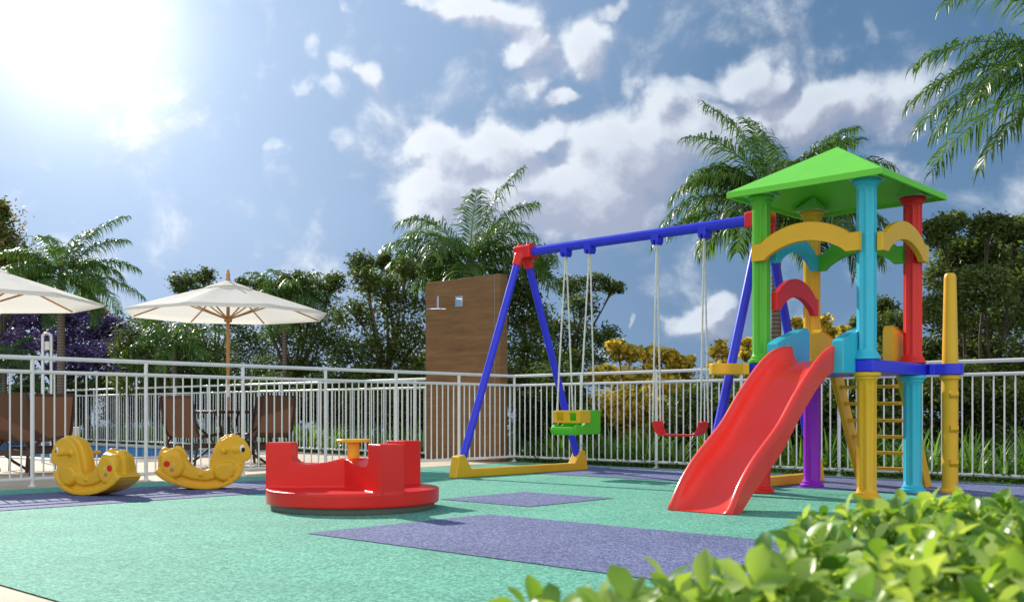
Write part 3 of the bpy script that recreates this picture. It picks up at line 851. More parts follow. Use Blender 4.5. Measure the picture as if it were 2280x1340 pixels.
# side profile (x forward negative)
side = [(-.22, 0), (-.24, .05), (-.235, .10), (-.20, .115), (-.15, .085), (-.09, .10), (-.05, .14), (-.02, .22), (.02, .265), (.18, .268), (.2, .25), (.2, .03), (.17, 0)]
for s in (-1, 1):
    prism(bm, [(x, z + ZS) for x, z in side], Matrix.Translation((0, s * (hw - .018), 0)), -.018, .018)
prism(bm, [(-.23, 0), (-.24, .035), (-.1, .03), (.17, .03), (.17, 0)], Matrix.Translation((0, 0, ZS)), -hw + .01, hw - .01)
prism(bm, [(.165, 0), (.155, .265), (.19, .268), (.2, 0)], Matrix.Translation((0, 0, ZS)), -hw + .01, hw - .01)
prism(bm, [(-.275, .01), (-.29, .05), (-.275, .085), (-.245, .085), (-.235, .03), (-.2, .03), (-.2, -.005), (-.25, -.005)], Matrix.Translation((0, 0, ZS)), -hw + .01, hw - .01)
remeshed('seat', bm, SWGREEN, BS, .006, 4)
bm = bmesh.new()
for z0_, z1_ in ((.125, .15), (.235, .262)):
    prism(bm, [(-.205, z0_), (-.205, z1_), (-.175, z1_), (-.175, z0_)], Matrix.Translation((0, 0, ZS)), -hw, hw)
    for s in (-1, 1):
        prism(bm, [(-.205, z0_), (-.205, z1_), (-.01, z1_), (-.01, z0_)], Matrix.Translation((0, s * (hw + .012), ZS)), -.012, .012)
for y in (-hw, -.01, .01, hw):
    box(bm, -.205, -.175, y - .026, y + .026, ZS + .125, ZS + .262)
for s in (-1, 1):
    box(bm, -.204, -.01, s * (hw + .012) - .012, s * (hw + .012) + .012, ZS + .125, ZS + .262)
remeshed('guard', bm, YEL, BS, .006, 3)
for y, s in ((hy[0] - yc, 1), (hy[1] - yc, -1)):
    ropes(BS, y, [(-.16, s * hw, ZS + .25), (.10, s * hw * .93, ZS + .255)])
# belt swing
yc = (hy[2] + hy[3]) / 2
FS = thing('belt_swing', o2w(0, yc), ROT, 'red curved plastic swing seat hanging by white ropes, partly behind the slide', 'swing')
bm = bmesh.new(); rings = []
wb = (hy[2] - hy[3]) / 2
prof = [(-wb, .15), (-wb + .008, .10), (-wb + .026, .052), (-wb + .055, .018), (-wb + .09, .003), (-.1, 0), (0, 0), (.1, 0), (wb - .09, .003), (wb - .055, .018), (wb - .026, .052), (wb - .008, .10), (wb, .15)]
th = .02
for i, (y, z) in enumerate(prof):
    a = prof[max(0, i - 1)]; b_ = prof[min(len(prof) - 1, i + 1)]
    t_ = Vector((b_[0] - a[0], b_[1] - a[1])).normalized(); nn = Vector((-t_.y, t_.x))
    rings.append([bm.verts.new((sx * .085, y + nn.x * th * k, ZS + z + nn.y * th * k)) for sx, k in ((-1, 0), (1, 0), (1, 1), (-1, 1))])
for i in range(len(rings) - 1):
    for k in range(4): bm.faces.new([rings[i][k], rings[i][(k + 1) % 4], rings[i + 1][(k + 1) % 4], rings[i + 1][k]])
bm.faces.new(rings[0][::-1]); bm.faces.new(rings[-1])
obj('seat', bm, RED, FS, 50, .005)
for s in (-1, 1):
    ropes(FS, s * wb, [(-.07, s * (wb + .003), ZS + .14), (.07, s * (wb + .003), ZS + .14)])

# ================================================================== MERRY-GO-ROUND
MG = thing('merry_go_round', (-1.187, 7.70, 0), 0, 'low red plastic merry-go-round with three seat walls and a yellow centre wheel', 'merry-go-round')
bm = bmesh.new(); lathe(bm, [(.001, .008), (.60, .008), (.605, .02), (.605, .05), (.001, .05)], 96)
obj('base_ring', bm, GREYB, MG)
bm = bmesh.new()
lathe(bm, [(.001, .050), (.630, .050), (.638, .058), (.640, .150), (.632, .158), (.001, .158)], 96)
prof = [(0, .10), (0, .378), (.10, .372), (.18, .352), (.26, .335), (.34, .332), (.40, .340), (.432, .362), (.440, .40), (.440, .495), (.634, .495), (.634, .10)]
for a in (181, -56, 52):
    M4 = Matrix.Rotation(R(a), 4, 'Z')
    prism(bm, prof, M4, -.098, .098)
lathe(bm, [(.001, .1), (.115, .1), (.115, .376), (.001, .376)], 40)
remeshed('body', bm, RED, MG, .0075, 3)
bm = bmesh.new(); lathe(bm, [(.001, .37), (.044, .37), (.044, .497), (.001, .497)], 32); obj('wheel_post', bm, YEL, MG)
bm = bmesh.new(); lathe(bm, [(.001, .495), (.122, .495), (.127, .50), (.127, .513), (.122, .518), (.001, .518)], 48); obj('wheel', bm, YEL, MG)

# ================================================================== ROCKING HORSES
def horse(loc, rz, label):
    root = thing('rocking_horse', loc, rz, label, 'rocker', 'yellow plastic horse rockers')
    bm = bmesh.new(); I = Matrix.Identity(4)
    arc_b = [(-.44, .150), (-.385, .105), (-.30, .062), (-.20, .030), (-.10, .012), (0, .006), (.10, .012), (.18, .034), (.25, .072), (.30, .12), (.33, .18)]
    def rp(poly, hw_, r=.018, seg=3):
        t = bmesh.new(); prism(t, poly, I, -hw_, hw_)
        caps = [f for f in t.faces if len(f.verts) > 4]
        es = set(e for f in caps for e in f.edges)
        bmesh.ops.recalc_face_normals(t, faces=t.faces)
        bmesh.ops.bevel(t, geom=list(es), offset=r, segments=seg, affect='EDGES', profile=.5, clamp_overlap=True)
        m_ = bpy.data.meshes.new('t'); t.to_mesh(m_); t.free(); bm.from_mesh(m_); bpy.data.meshes.remove(m_)
    # rocker rail: full width crescent
    rp(arc_b + [(.335, .21), (.30, .20), (.285, .155), (.24, .110), (.17, .072), (.09, .052), (0, .046), (-.10, .054), (-.20, .074), (-.30, .112), (-.37, .155), (-.40, .182), (-.435, .182)], .125, .008, 2)
    sil = [(-.40, .13), (-.30, .075), (-.20, .045), (0, .02), (.15, .04), (.24, .085), (.30, .14), (.328, .21), (.33, .25), (.318, .262), (.335, .256), (.372, .266), (.398, .296), (.400, .335), (.384, .385), (.358, .43), (.325, .466), (.28, .488), (.235, .497), (.18, .485), (.13, .452), (.095, .405), (.07, .34), (.05, .26), (.025, .195),
           (-.01, .18), (-.07, .19), (-.13, .222), (-.175, .285), (-.21, .345), (-.25, .375), (-.30, .375), (-.34, .365), (-.375, .36), (-.40, .32), (-.405, .25), (-.385, .19)]
    rp(sil, .088, .026, 4)
    # seat band
    rp([(-.24, .15), (-.20, .125), (-.12, .098), (0, .085), (.07, .10), (.09, .16), (.06, .20), (.02, .186), (-.03, .178), (-.08, .192), (-.14, .225), (-.20, .30)], .108, .016)
    def disc(cx, cz, rx, rz_, hw_, r=.028):
        rp([(cx + rx * math.cos(t), cz + rz_ * math.sin(t)) for t in [2 * PI * k / 32 for k in range(32)]], hw_, r, 4)
    disc(-.295, .232, .110, .122, .124)
    rp([(-.39, .19), (-.395, .32), (-.375, .352), (-.345, .362), (-.25, .368), (-.215, .34), (-.2, .2)], .112, .02)
    # tail wedge
    rp([(-.46, .172), (-.40, .215), (-.30, .215), (-.30, .13), (-.43, .150)], .118, .008, 2)
    # spine ridge on the rump
    rp([(-.43, .19), (-.425, .33), (-.40, .382), (-.36, .402), (-.34, .380), (-.30, .387), (-.265, .410), (-.235, .405), (-.20, .375), (-.17, .32), (-.2, .25), (-.3, .2)], .036, .012)
    # mane ridge
    rp([(.02, .175), (.026, .26), (.050, .345), (.078, .414), (.114, .466), (.170, .504), (.235, .514), (.29, .500), (.31, .47), (.2, .45), (.1, .3)], .034, .010)
    # front haunch with its lobes, and the folded leg
    disc(.155, .170, .095, .090, .130)
    disc(.205, .215, .045, .045, .122, .02)
    disc(.225, .185, .04, .04, .118, .02)
    rp([(.16, .10), (.25, .110), (.30, .14), (.315, .20), (.30, .24), (.24, .24), (.16, .2)], .112, .02)
    # head masses
    ellipsoid(bm, (.27, 0, .372), (.112, .100, .092))
    ellipsoid(bm, (.345, 0, .320), (.056, .080, .058))
    for s in (-1, 1):
        ellipsoid(bm, (.235, s * .045, .482), (.032, .028, .034))       # ears
        ellipsoid(bm, (.160, s * .088, .360), (.028, .020, .028))       # handle boss
        box(bm, .196, .234, s * .118 - .012, s * .118 + .012, .054, .104)
        box(bm, -.066, -.036, s * .108 - .010, s * .108 + .010, .130, .156)
    # round the lower contour to a cambered rocker
    o = remeshed('body', bm, HORSE, root, .0052, 4, .5)
    b2 = bmesh.new(); 
    tube(b2, [(.158, -.235, .360), (.158, -.23, .360), (.158, .23, .360), (.158, .235, .360)], [.012, .0165, .0165, .012], 20); obj('handle', b2, HORSE, root)
    for s in (-1, 1):
        b2 = bmesh.new(); ellipsoid(b2, (.322, s * .0865, .378), (.027, .0085, .037), Matrix.Rotation(-s * .35, 4, 'Z')); ey = obj('eye', b2, EYEW, root, 180)
        b2 = bmesh.new(); ellipsoid(b2, (.326, s * .0915, .368), (.0185, .007, .023), Matrix.Rotation(-s * .35, 4, 'Z')); obj('pupil', b2, EYEB, ey, 180)
        for (x, z, r, m) in ((-.345, .246, .028, DOTR), (-.300, .192, .0175, DOTP), (-.285, .243, .013, DOTT)):
            b2 = bmesh.new()
            vs = [b2.verts.new((x + r * math.cos(t), s * .1262, z + r * math.sin(t))) for t in [2 * PI * k / 24 for k in range(24)]]
            vs2 = [b2.verts.new((x + r * math.cos(t), s * .118, z + r * math.sin(t))) for t in [2 * PI * k / 24 for k in range(24)]]
            b2.faces.new(vs); b2.faces.new(vs2[::-1])
            for k in range(24): b2.faces.new([vs[k], vs2[k], vs2[(k + 1) % 24], vs[(k + 1) % 24]])
            obj('cheek_dot', b2, m, root, 0)
    return root
horse((-3.62, 8.86, .004), R(154), 'yellow horse rocker facing left, its rounded rump turned towards the viewer')
horse((-2.83, 9.54, .004), R(14), 'yellow horse rocker facing right, in full side view next to the red merry-go-round')
# ================================================================== CAFE FURNITURE
def umbrella(loc, rz, label):
    root = thing('patio_umbrella', loc, rz, label, 'umbrella', 'cream patio umbrellas')
    ZE, ZA, RR = 2.07, 2.50, 1.40
    bm = bmesh.new(); tube(bm, [(0, 0, .02), (0, 0, 2.56)], .024, 20); obj('pole', bm, POLEW, root)
    bm = bmesh.new(); lathe(bm, [(.001, 2.49), (.036, 2.49), (.038, 2.53), (.026, 2.56), (.026, 2.60), (.03, 2.61), (.018, 2.65), (.018, 2.68), (.001, 2.685)], 20); obj('finial', bm, POLEW, root)
    bm = bmesh.new(); lathe(bm, [(.001, .93), (.027, .93), (.027, 1.10), (.001, 1.10)], 20); obj('sleeve', bm, WHITEP, root)
    bm = bmesh.new(); lathe(bm, [(.025, 1.96), (.05, 1.96), (.055, 1.99), (.05, 2.04), (.025, 2.05)], 20); obj('hub', bm, POLEW, root)
    # canopy: 8 panels sagging slightly between the ribs
    nr, na = 10, 8
    verts, faces = [], []
    A = 8; per = na
    tot = A * per
    for i in range(nr + 1):
        f = i / nr
        for k in range(tot):
            t = 2 * PI * k / tot
            m = (k % per) / per
            # straight edges between rib tips
            cosf = math.cos(PI / A) / math.cos((m - .5) * 2 * PI / A)
            r = RR * f * cosf
            z = ZA - (ZA - ZE) * (f ** 1.08)
            z -= .018 * math.sin(PI * m) * math.sin(PI * f) 
            verts.append((r * math.cos(t), r * math.sin(t), z))
    for i in range(nr):
        for k in range(tot):
            a = i * tot + k; b_ = i * tot + (k + 1) % tot
            faces.append((a, b_, b_ + tot, a + tot))
    # short hem turned down
    n0 = nr * tot; nv = len(verts)
    for k in range(tot):
        x, y, z = verts[n0 + k]; verts.append((x * .998, y * .998, z - .028))
    for k in range(tot): faces.append((n0 + k, n0 + (k + 1) % tot, nv + (k + 1) % tot, nv + k))
    np_mesh('canopy', verts, faces, CANVAS, root)
    # vent cap
    verts, faces = [], []
    for i in range(4):
        f = i / 3
        for k in range(tot):
            t = 2 * PI * k / tot; m = (k % per) / per
            cosf = math.cos(PI / A) / math.cos((m - .5) * 2 * PI / A)
            r = (.02 + .30 * f) * cosf
            verts.append((r * math.cos(t), r * math.sin(t), ZA + .035 - .11 * f + .012 * math.sin(PI * m) * f))
    for i in range(3):
        for k in range(tot):
            a = i * tot + k; b_ = i * tot + (k + 1) % tot
            faces.append((a, b_, b_ + tot, a + tot))
    np_mesh('vent_cap', verts, faces, CANVAS, root)
    for k in range(8):
        t = 2 * PI * k / 8
        d = Vector((math.cos(t), math.sin(t), 0))
        bm = bmesh.new()
        tube(bm, [d * .05 + Vector((0, 0, ZA - .035)), d * (RR * .5) + Vector((0, 0, ZA - (ZA - ZE) * .5 ** 1.08 - .022)), d * (RR - .02) + Vector((0, 0, ZE - .012))], .011, 6)
        rb = obj('rib', bm, POLEW, root)
        bm = bmesh.new(); tube(bm, [d * .045 + Vector((0, 0, 2.01)), d * (RR * .5) + Vector((0, 0, ZA - (ZA - ZE) * .5 - .035))], .011, 6)
        obj('strut', bm, POLEW, rb)
    return root
def table(loc, rz, label):
    root = thing('cafe_table', loc, rz, label, 'table', 'brown cafe tables')
    h = .5
    bm = bmesh.new()
    for a in (-h, h - .05): box(bm, -h, h, a, a + .05, .70, .74)
    for a in (-h, h - .05): box(bm, a, a + .05, -h + .052, h - .052, .70, .74)
    obj('top_frame', bm, BROWN, root, 35, .006)
    bm = bmesh.new()
    for k in range(11):
        y = -h + .055 + k * .082
        box(bm, -h + .052, h - .052, y, y + .07, .712, .734)
    obj('tabletop', bm, BROWN, root, 35, .003)
    for sx in (-1, 1):
        for sy in (-1, 1):
            bm = bmesh.new()
            tube(bm, [(sx * .44, sy * .44, .70), (sx * .20, sy * .20, .40), (sx * .13, sy * .13, .28), (sx * .28, sy * .28, .10), (sx * .38, sy * .38, .01)], .018, 8)
            obj('leg', bm, BROWN, root)
    bm = bmesh.new(); lathe(bm, [(.001, .0), (.22, .0), (.22, .035), (.04, .06), (.03, .10), (.03, .66), (.001, .66)], 28); obj('umbrella_stand', bm, BROWN, root)
    return root
def chair(loc, rz, label):
    """sling chair facing local +x"""
    root = thing('sling_chair', loc, rz, label, 'chair', 'brown sling chairs')
    W = .26
    prof = [(.27, .40), (.25, .425), (.20, .425), (.0, .400), (-.14, .395), (-.20, .42), (-.235, .48), (-.26, .60), (-.30, .78), (-.33, .93)]
    for s in (-1, 1):
        bm = bmesh.new()
        tube(bm, [(x, s * W, z) for x, z in prof], .021, 8); obj('side_frame', bm, BROWN, root)
        bm = bmesh.new(); tube(bm, [(.24, s * W, .42), (.27, s * W, .36), (.26, s * (W + .01), .2), (.25, s * (W + .02), 0)], .0165, 8); obj('leg', bm, BROWN, root)
        bm = bmesh.new(); tube(bm, [(-.12, s * W, .395), (-.19, s * W, .33), (-.26, s * (W + .01), .15), (-.30, s * (W + .02), 0)], .0165, 8); obj('leg', bm, BROWN, root)
        bm = bmesh.new(); tube(bm, [(-.22, s * W, .26), (.0, s * W, .25), (.262, s * W, .26)], .010, 6); obj('stretcher', bm, BROWN, root)
    bm = bmesh.new(); box(bm, -.235, -.215, -W, W, .22, .29); obj('rear_rail', bm, BROWN, root, 35, .004)
    bm = bmesh.new(); box(bm, .25, .27, -W, W, .24, .30); obj('front_rail', bm, BROWN, root, 35, .004)
    bm = bmesh.new(); box(bm, -.335, -.318, -W, W, .915, .94); obj('top_rail', bm, BROWN, root, 35, .004)
    # sling
    verts, faces = [], []
    cols_ = 7; P2 = []
    for a, b_ in zip(prof, prof[1:]):
        for k in range(3): P2.append((a[0] + (b_[0] - a[0]) * k / 3, a[1] + (b_[1] - a[1]) * k / 3))
    P2.append(prof[-1])
    for (x, z) in P2:
        for c in range(cols_):
            y = -W + 2 * W * c / (cols_ - 1)
            sag = .018 * (1 - (y / W) ** 2)
            verts.append((x + (-sag if z > .5 else 0), y, z + (-sag if z <= .5 else 0)))
    for i in range(len(P2) - 1):
        for c in range(cols_ - 1):
            a = i * cols_ + c; faces.append((a, a + 1, a + 1 + cols_, a + cols_))
    np_mesh('sling', verts, faces, SLING, root)
    return root
def face(dx, dy): return math.atan2(dy, dx)
umbrella((-3.92, 14.2, 0), R(38), 'open cream umbrella on a wooden pole, seen whole above the middle table')
umbrella((-6.46, 12.5, 0), R(20), 'open cream umbrella cut off by the left edge of the picture')
table((-3.92, 14.2, 0), ROT, 'square brown metal table under the fully visible cream umbrella')
table((-6.46, 12.5, 0), ROT + PI / 4, 'square brown metal table at the left edge, under the cut-off umbrella')
chair((-4.26, 13.75, 0), face(.41, .91), 'brown sling chair with its back to us on the left side of the middle table')
chair((-3.30, 13.75, 0), face(-.72, .69), 'nearer of the two brown sling chairs right of the middle table')
chair((-3.76, 14.95, 0), face(-.85, .5), 'farther of the two brown sling chairs right of the middle table')
chair((-5.58, 11.90, 0), face(.3, .95), 'dark brown sling chair at the left edge with its back squarely to us')
chair((-5.80, 12.68, 0), face(-.75, .66), 'tan-lit brown sling chair between the left edge chair and the steel post')

# ================================================================== VEGETATION
rng = np.random.default_rng(11)
def leaf_quads(cent, nrm_bias, size, asp, rng, droop=0.0, fold=False):
    """cent (n,3); returns verts, faces of rhombic leaves"""
    n = len(cent)
    d = rng.normal(size=(n, 3)); d[:, 2] = d[:, 2] * .6 - droop; d /= np.linalg.norm(d, axis=1)[:, None]
    up = rng.normal(size=(n, 3)) + nrm_bias; s = np.cross(d, up); s /= (np.linalg.norm(s, axis=1)[:, None] + 1e-6)
    L = size * rng.uniform(.65, 1.3, size=(n, 1)); Wd = L * asp
    a = cent - d * L * .5; b_ = cent + s * Wd * .5 + d * L * .05; c = cent + d * L * .5; e = cent - s * Wd * .5 + d * L * .05
    v = np.stack([a, b_, c, e], axis=1).reshape(-1, 3)
    f = np.arange(4 * n, dtype=np.int32).reshape(-1, 4)
    return v, f
def clump_points(c, r, n, rng):
    """points on sub-clusters through an ellipsoid's volume, denser near the shell"""
    k = max(5, int(n / 26))
    u = rng.normal(size=(k, 3)); u /= np.linalg.norm(u, axis=1)[:, None]
    rad = rng.uniform(.35, 1.0, size=(k, 1)) ** .6
    sub = u * rad * r
    idx = rng.integers(0, k, size=n)
    sr = np.minimum(r.min() * .34, .2)
    return c + sub[idx] + rng.normal(size=(n, 3)) * sr * np.array([1, 1, .7]) 
def tree(name, clumps, Y, base_px, label, cat='tree', mat=LEAF_D, dens=1.0, size=.085, group=None, depth=1.0, trunk_r=.09, seed=0, gz_=0.0, barkm=BARK, asp=.42, ybase=None, nlimb=99):
    """clumps: picture ellipses (cx, cy, rx, ry) standing at distance about Y"""
    rg = np.random.default_rng(seed + 5)
    bx = (base_px - CX) / F * Y
    root = thing(name, (bx, Y, gz_), 0, label, cat, group)
    allv, allf, off = [], [], 0
    bm = bmesh.new()
    hub = Vector((0, 0, .0))
    cents = []
    for (cx, cy, rx, ry) in clumps:
        dy = rg.uniform(-1, 1) * depth
        Yc = Y + dy
        c = pix(cx, cy, Yc) - Vector((bx, Y, gz_))
        r = np.array([rx / F * Yc, (rx + ry) / 2 / F * Yc, ry / F * Yc])
        cents.append((c, r))
        n = int(dens * 1450 * (r[0] * r[2] + .12) / .25 * (.085 / size) ** 1.2)
        n = max(120, min(n, 9000))
        pts = clump_points(np.array(c), r, n, rg)
        v, f = leaf_quads(pts, np.array([0, 0, .8]), size, asp, rg, droop=.25)
        allv.append(v); allf.append(f + off); off += len(v)
    np_mesh('crown', np.concatenate(allv), np.concatenate(allf), mat, root, False)
    top = max(c.z for c, r in cents); low = min(c.z for c, r in cents)
    mean = sum((c for c, r in cents), Vector()) / len(cents)
    fork = Vector((mean.x * .25, 0, max(.35, min(low, mean.z * .45))))
    tube(bm, [(0, 0, -.1), (fork.x * .4, .0, fork.z * .5), fork], [trunk_r * 1.25, trunk_r, trunk_r * .8], 9)
    for i, (c, r) in enumerate(cents[:nlimb]):
        mid = fork.lerp(c, .5) + Vector((rg.uniform(-.15, .15), rg.uniform(-.15, .15), rg.uniform(-.05, .2)))
        tube(bm, [fork, fork.lerp(mid, .5) + Vector((rg.uniform(-.06, .06), 0, .03)), mid, c], [trunk_r * .55, trunk_r * .4, trunk_r * .28, trunk_r * .1], 6)
        for j in range(3):
            e = c + Vector((rg.uniform(-1, 1) * r[0], rg.uniform(-1, 1) * r[1], rg.uniform(-.3, 1) * r[2])) * .8
            tube(bm, [mid.lerp(c, .6), c.lerp(e, .5), e], [trunk_r * .16, trunk_r * .1, trunk_r * .04], 5)
    obj('trunk', bm, barkm, root, 60)
    return root
TG = 'broadleaf trees beyond the fences'
tree('broadleaf_tree', [(330,735,50,38),(290,770,36,40),(400,760,60,50),(300,795,45,38),(370,815,70,42),(445,800,55,45),(300,850,50,30),(440,860,60,35)], 23, 385,
     'olive green bushy tree low behind the left rim of the whole umbrella', mat=LEAF_O, seed=1, group=TG)
tree('broadleaf_tree', [(405,625,28,20),(455,616,28,17),(430,650,40,14),(520,700,60,40),(560,770,55,40),(500,790,50,38),(540,835,60,32),(490,660,50,28)], 26, 470,
     'dark tree whose small top clumps show above the left slope of the whole umbrella', seed=2, group=TG)
tree('broadleaf_tree', [(560,632,40,14),(610,650,38,20),(655,625,38,20),(690,650,45,35),(740,632,30,22),(700,710,60,42),(640,745,45,42),(620,820,60,32),(720,770,60,42),(690,830,70,32),(590,690,45,30)], 22, 655,
     'wide dark tree just right of the whole umbrella, above the far fence', seed=3, group=TG)
tree('broadleaf_tree', [(806,585,28,24),(815,625,32,26),(862,582,28,18),(860,650,50,34),(905,600,25,26),(792,705,46,34),(900,700,50,40),(850,765,55,40),(920,770,45,50),(785,800,50,36),(870,820,70,34),(935,830,40,34)], 19.5, 865,
     'tall irregular dark tree directly left of the brown wood panel', seed=4, group=TG, dens=.9)
tree('broadleaf_tree', [(975,600,45,35),(1150,640,50,42),(1195,595,32,34),(1165,700,60,40),(1180,770,60,45),(1140,830,60,38),(1200,840,50,38),(1010,640,60,50)], 20.5, 1165,
     'dark tree rising behind the right end of the brown wood panel', seed=5, group=TG)
tree('broadleaf_tree', [(1325,628,32,18),(1368,640,20,16),(1270,640,26,24),(1295,680,42,26),(1345,745,34,30),(1270,740,50,36),(1300,800,55,30),(1235,800,50,40),(1215,720,32,34)], 21, 1260,
     'dark tree with open top branches seen between the swing A-frame and first swing ropes', seed=6, group=TG, dens=.8)
tree('broadleaf_tree', [(2092,515,36,30),(2122,492,28,17),(2130,560,38,28),(2205,505,46,24),(2262,515,42,26),(2185,560,55,35),(2255,590,60,45),(2110,620,48,40),(2190,640,60,46),(2100,700,60,42),(2180,725,66,46),(2262,690,60,60),(2310,600,60,70),(2120,790,70,46),(2230,800,80,50),(2100,870,70,50),(2200,900,80,50),(2290,900,60,60),(2150,970,80,40),(2130,850,60,50),(2250,860,70,50),(2070,960,60,40),(2240,980,70,40),(2090,810,50,50),(2190,850,60,40)], 14.5, 2170,
     'large dark olive tree at the right edge behind the yellow climbing pole', seed=7, group=TG, trunk_r=.07, mat=LEAF_O, dens=1.6, size=.075)
tree('broadleaf_tree', [(1965,690,30,24),(1912,722,20,16),(1985,730,42,34),(1935,770,45,30),(1990,800,52,40),(1940,850,60,38),(2020,880,60,42),(1900,900,55,40),(1970,940,70,42)], 15.5, 1965,
     'dark green tree seen between the cyan and red upper pillars of the play tower', seed=8, group=TG, mat=LEAF_O, dens=1.3, size=.075)
# flowering trees
tree('flowering_tree', [(20,715,45,24),(80,705,46,26),(140,700,40,22),(200,730,46,30),(250,735,30,30),(50,760,55,30),(120,760,50,30),(200,790,55,28),(260,790,35,34),(30,810,50,22),(150,820,55,20),(250,840,40,26)], 27, 130,
     'purple flowering tree with dark tangled branches at left behind the pool', mat=LEAF_P, seed=9, depth=1.4, size=.12, dens=1.3, trunk_r=.11)
tree('flowering_tree', [(0,470,16,26),(10,520,30,30),(-30,500,50,60),(30,570,40,36),(-20,600,60,50),(70,600,40,26),(10,640,50,30),(-60,640,60,60)], 26, 5,
     'green tree dotted with orange blossom at the upper left edge', mat=LEAF_R, seed=10, size=.11)
tree('flowering_tree', [(205,640,20,18),(190,670,28,22),(160,690,30,22),(215,700,24,22)], 28, 195,
     'small tree with orange blossom right of the left palm trunk', mat=LEAF_R, seed=11, size=.10)
tree('yellow_tree', [(1400,785,40,20),(1465,790,42,18),(1372,768,20,9),(1520,805,26,14),(1345,835,36,24),(1515,820,30,22),(1430,850,66,38),(1370,900,50,38),(1480,895,56,42),(1420,955,66,28),(1525,880,30,40),(1360,960,40,28),(1500,960,44,26)], 16.5, 1440,
     'broad shrub-like tree covered in golden yellow blossom behind the swing seats', mat=LEAF_Y, seed=12, size=.085, dens=.8, asp=.8, depth=1.1, trunk_r=.05)
tree('yellow_tree', [(1603,783,18,22),(1598,815,26,14),(1610,850,22,26),(1590,900,28,30)], 16, 1603,
     'slim yellow blossoming tree left of the blue swing leg behind the yellow bracket', mat=LEAF_Y, seed=13, size=.075, dens=.5, asp=.7, trunk_r=.03)
tree('yellow_tree', [(1662,765,10,13),(1660,790,14,16)], 16, 1662, 'small sprig of yellow blossom beside the green tower pillar', mat=LEAF_Y, seed=14, size=.075, dens=.4, asp=.7, trunk_r=.02)
tree('yellow_tree', [(1778,720,16,12),(1836,725,18,20),(1850,745,14,14),(1800,760,18,22),(1880,745,10,22)], 15.5, 1810,
     'thin yellow blossoming tree top seen above the tower deck between green and cyan pillars', mat=LEAF_Y, seed=15, size=.075, dens=.4, asp=.7, trunk_r=.025)
# understorey shrubs standing in a row behind the fences
sh = [(60,880,26.5),(170,905,26.5),(270,890,25.5),(370,900,25),(460,890,23.5),(560,905,22.5),(650,890,21.5),(750,905,20.5),(845,890,19.5),(925,905,18.5),
      (1190,905,16.5),(1270,915,15.8),(1600,930,14.8),(1700,910,14.2),(1790,925,13.8),(1880,950,13.4)]
wh = ['left of the white fence end','nearest the steel post','first right of the steel post','behind the left chair','under the purple tree edge','behind the middle table','behind the merry-go-round left post','above the merry-go-round wall',
      'above the yellow wheel','left foot of the brown wood panel','right foot of the brown wood panel','behind the green swing seat','behind the red swing seat','left of the purple pillar','right of the purple pillar','behind the yellow ladder']
for i, (px, py, Y) in enumerate(sh):
    rr = random.Random(i)
    cl = [(px + rr.uniform(-40, 40) * 20 / Y, py + rr.uniform(-48, 40) * 20 / Y, rr.uniform(34, 54) * 20 / Y, rr.uniform(26, 40) * 20 / Y) for _ in range(9)]
    tree('shrub', cl, Y, px, 'dark leafy shrub behind the fence, ' + wh[i], 'shrub', LEAF_D, seed=30 + i, group='shrubs in the understorey', dens=1.2, size=.09, depth=.8, trunk_r=.04)

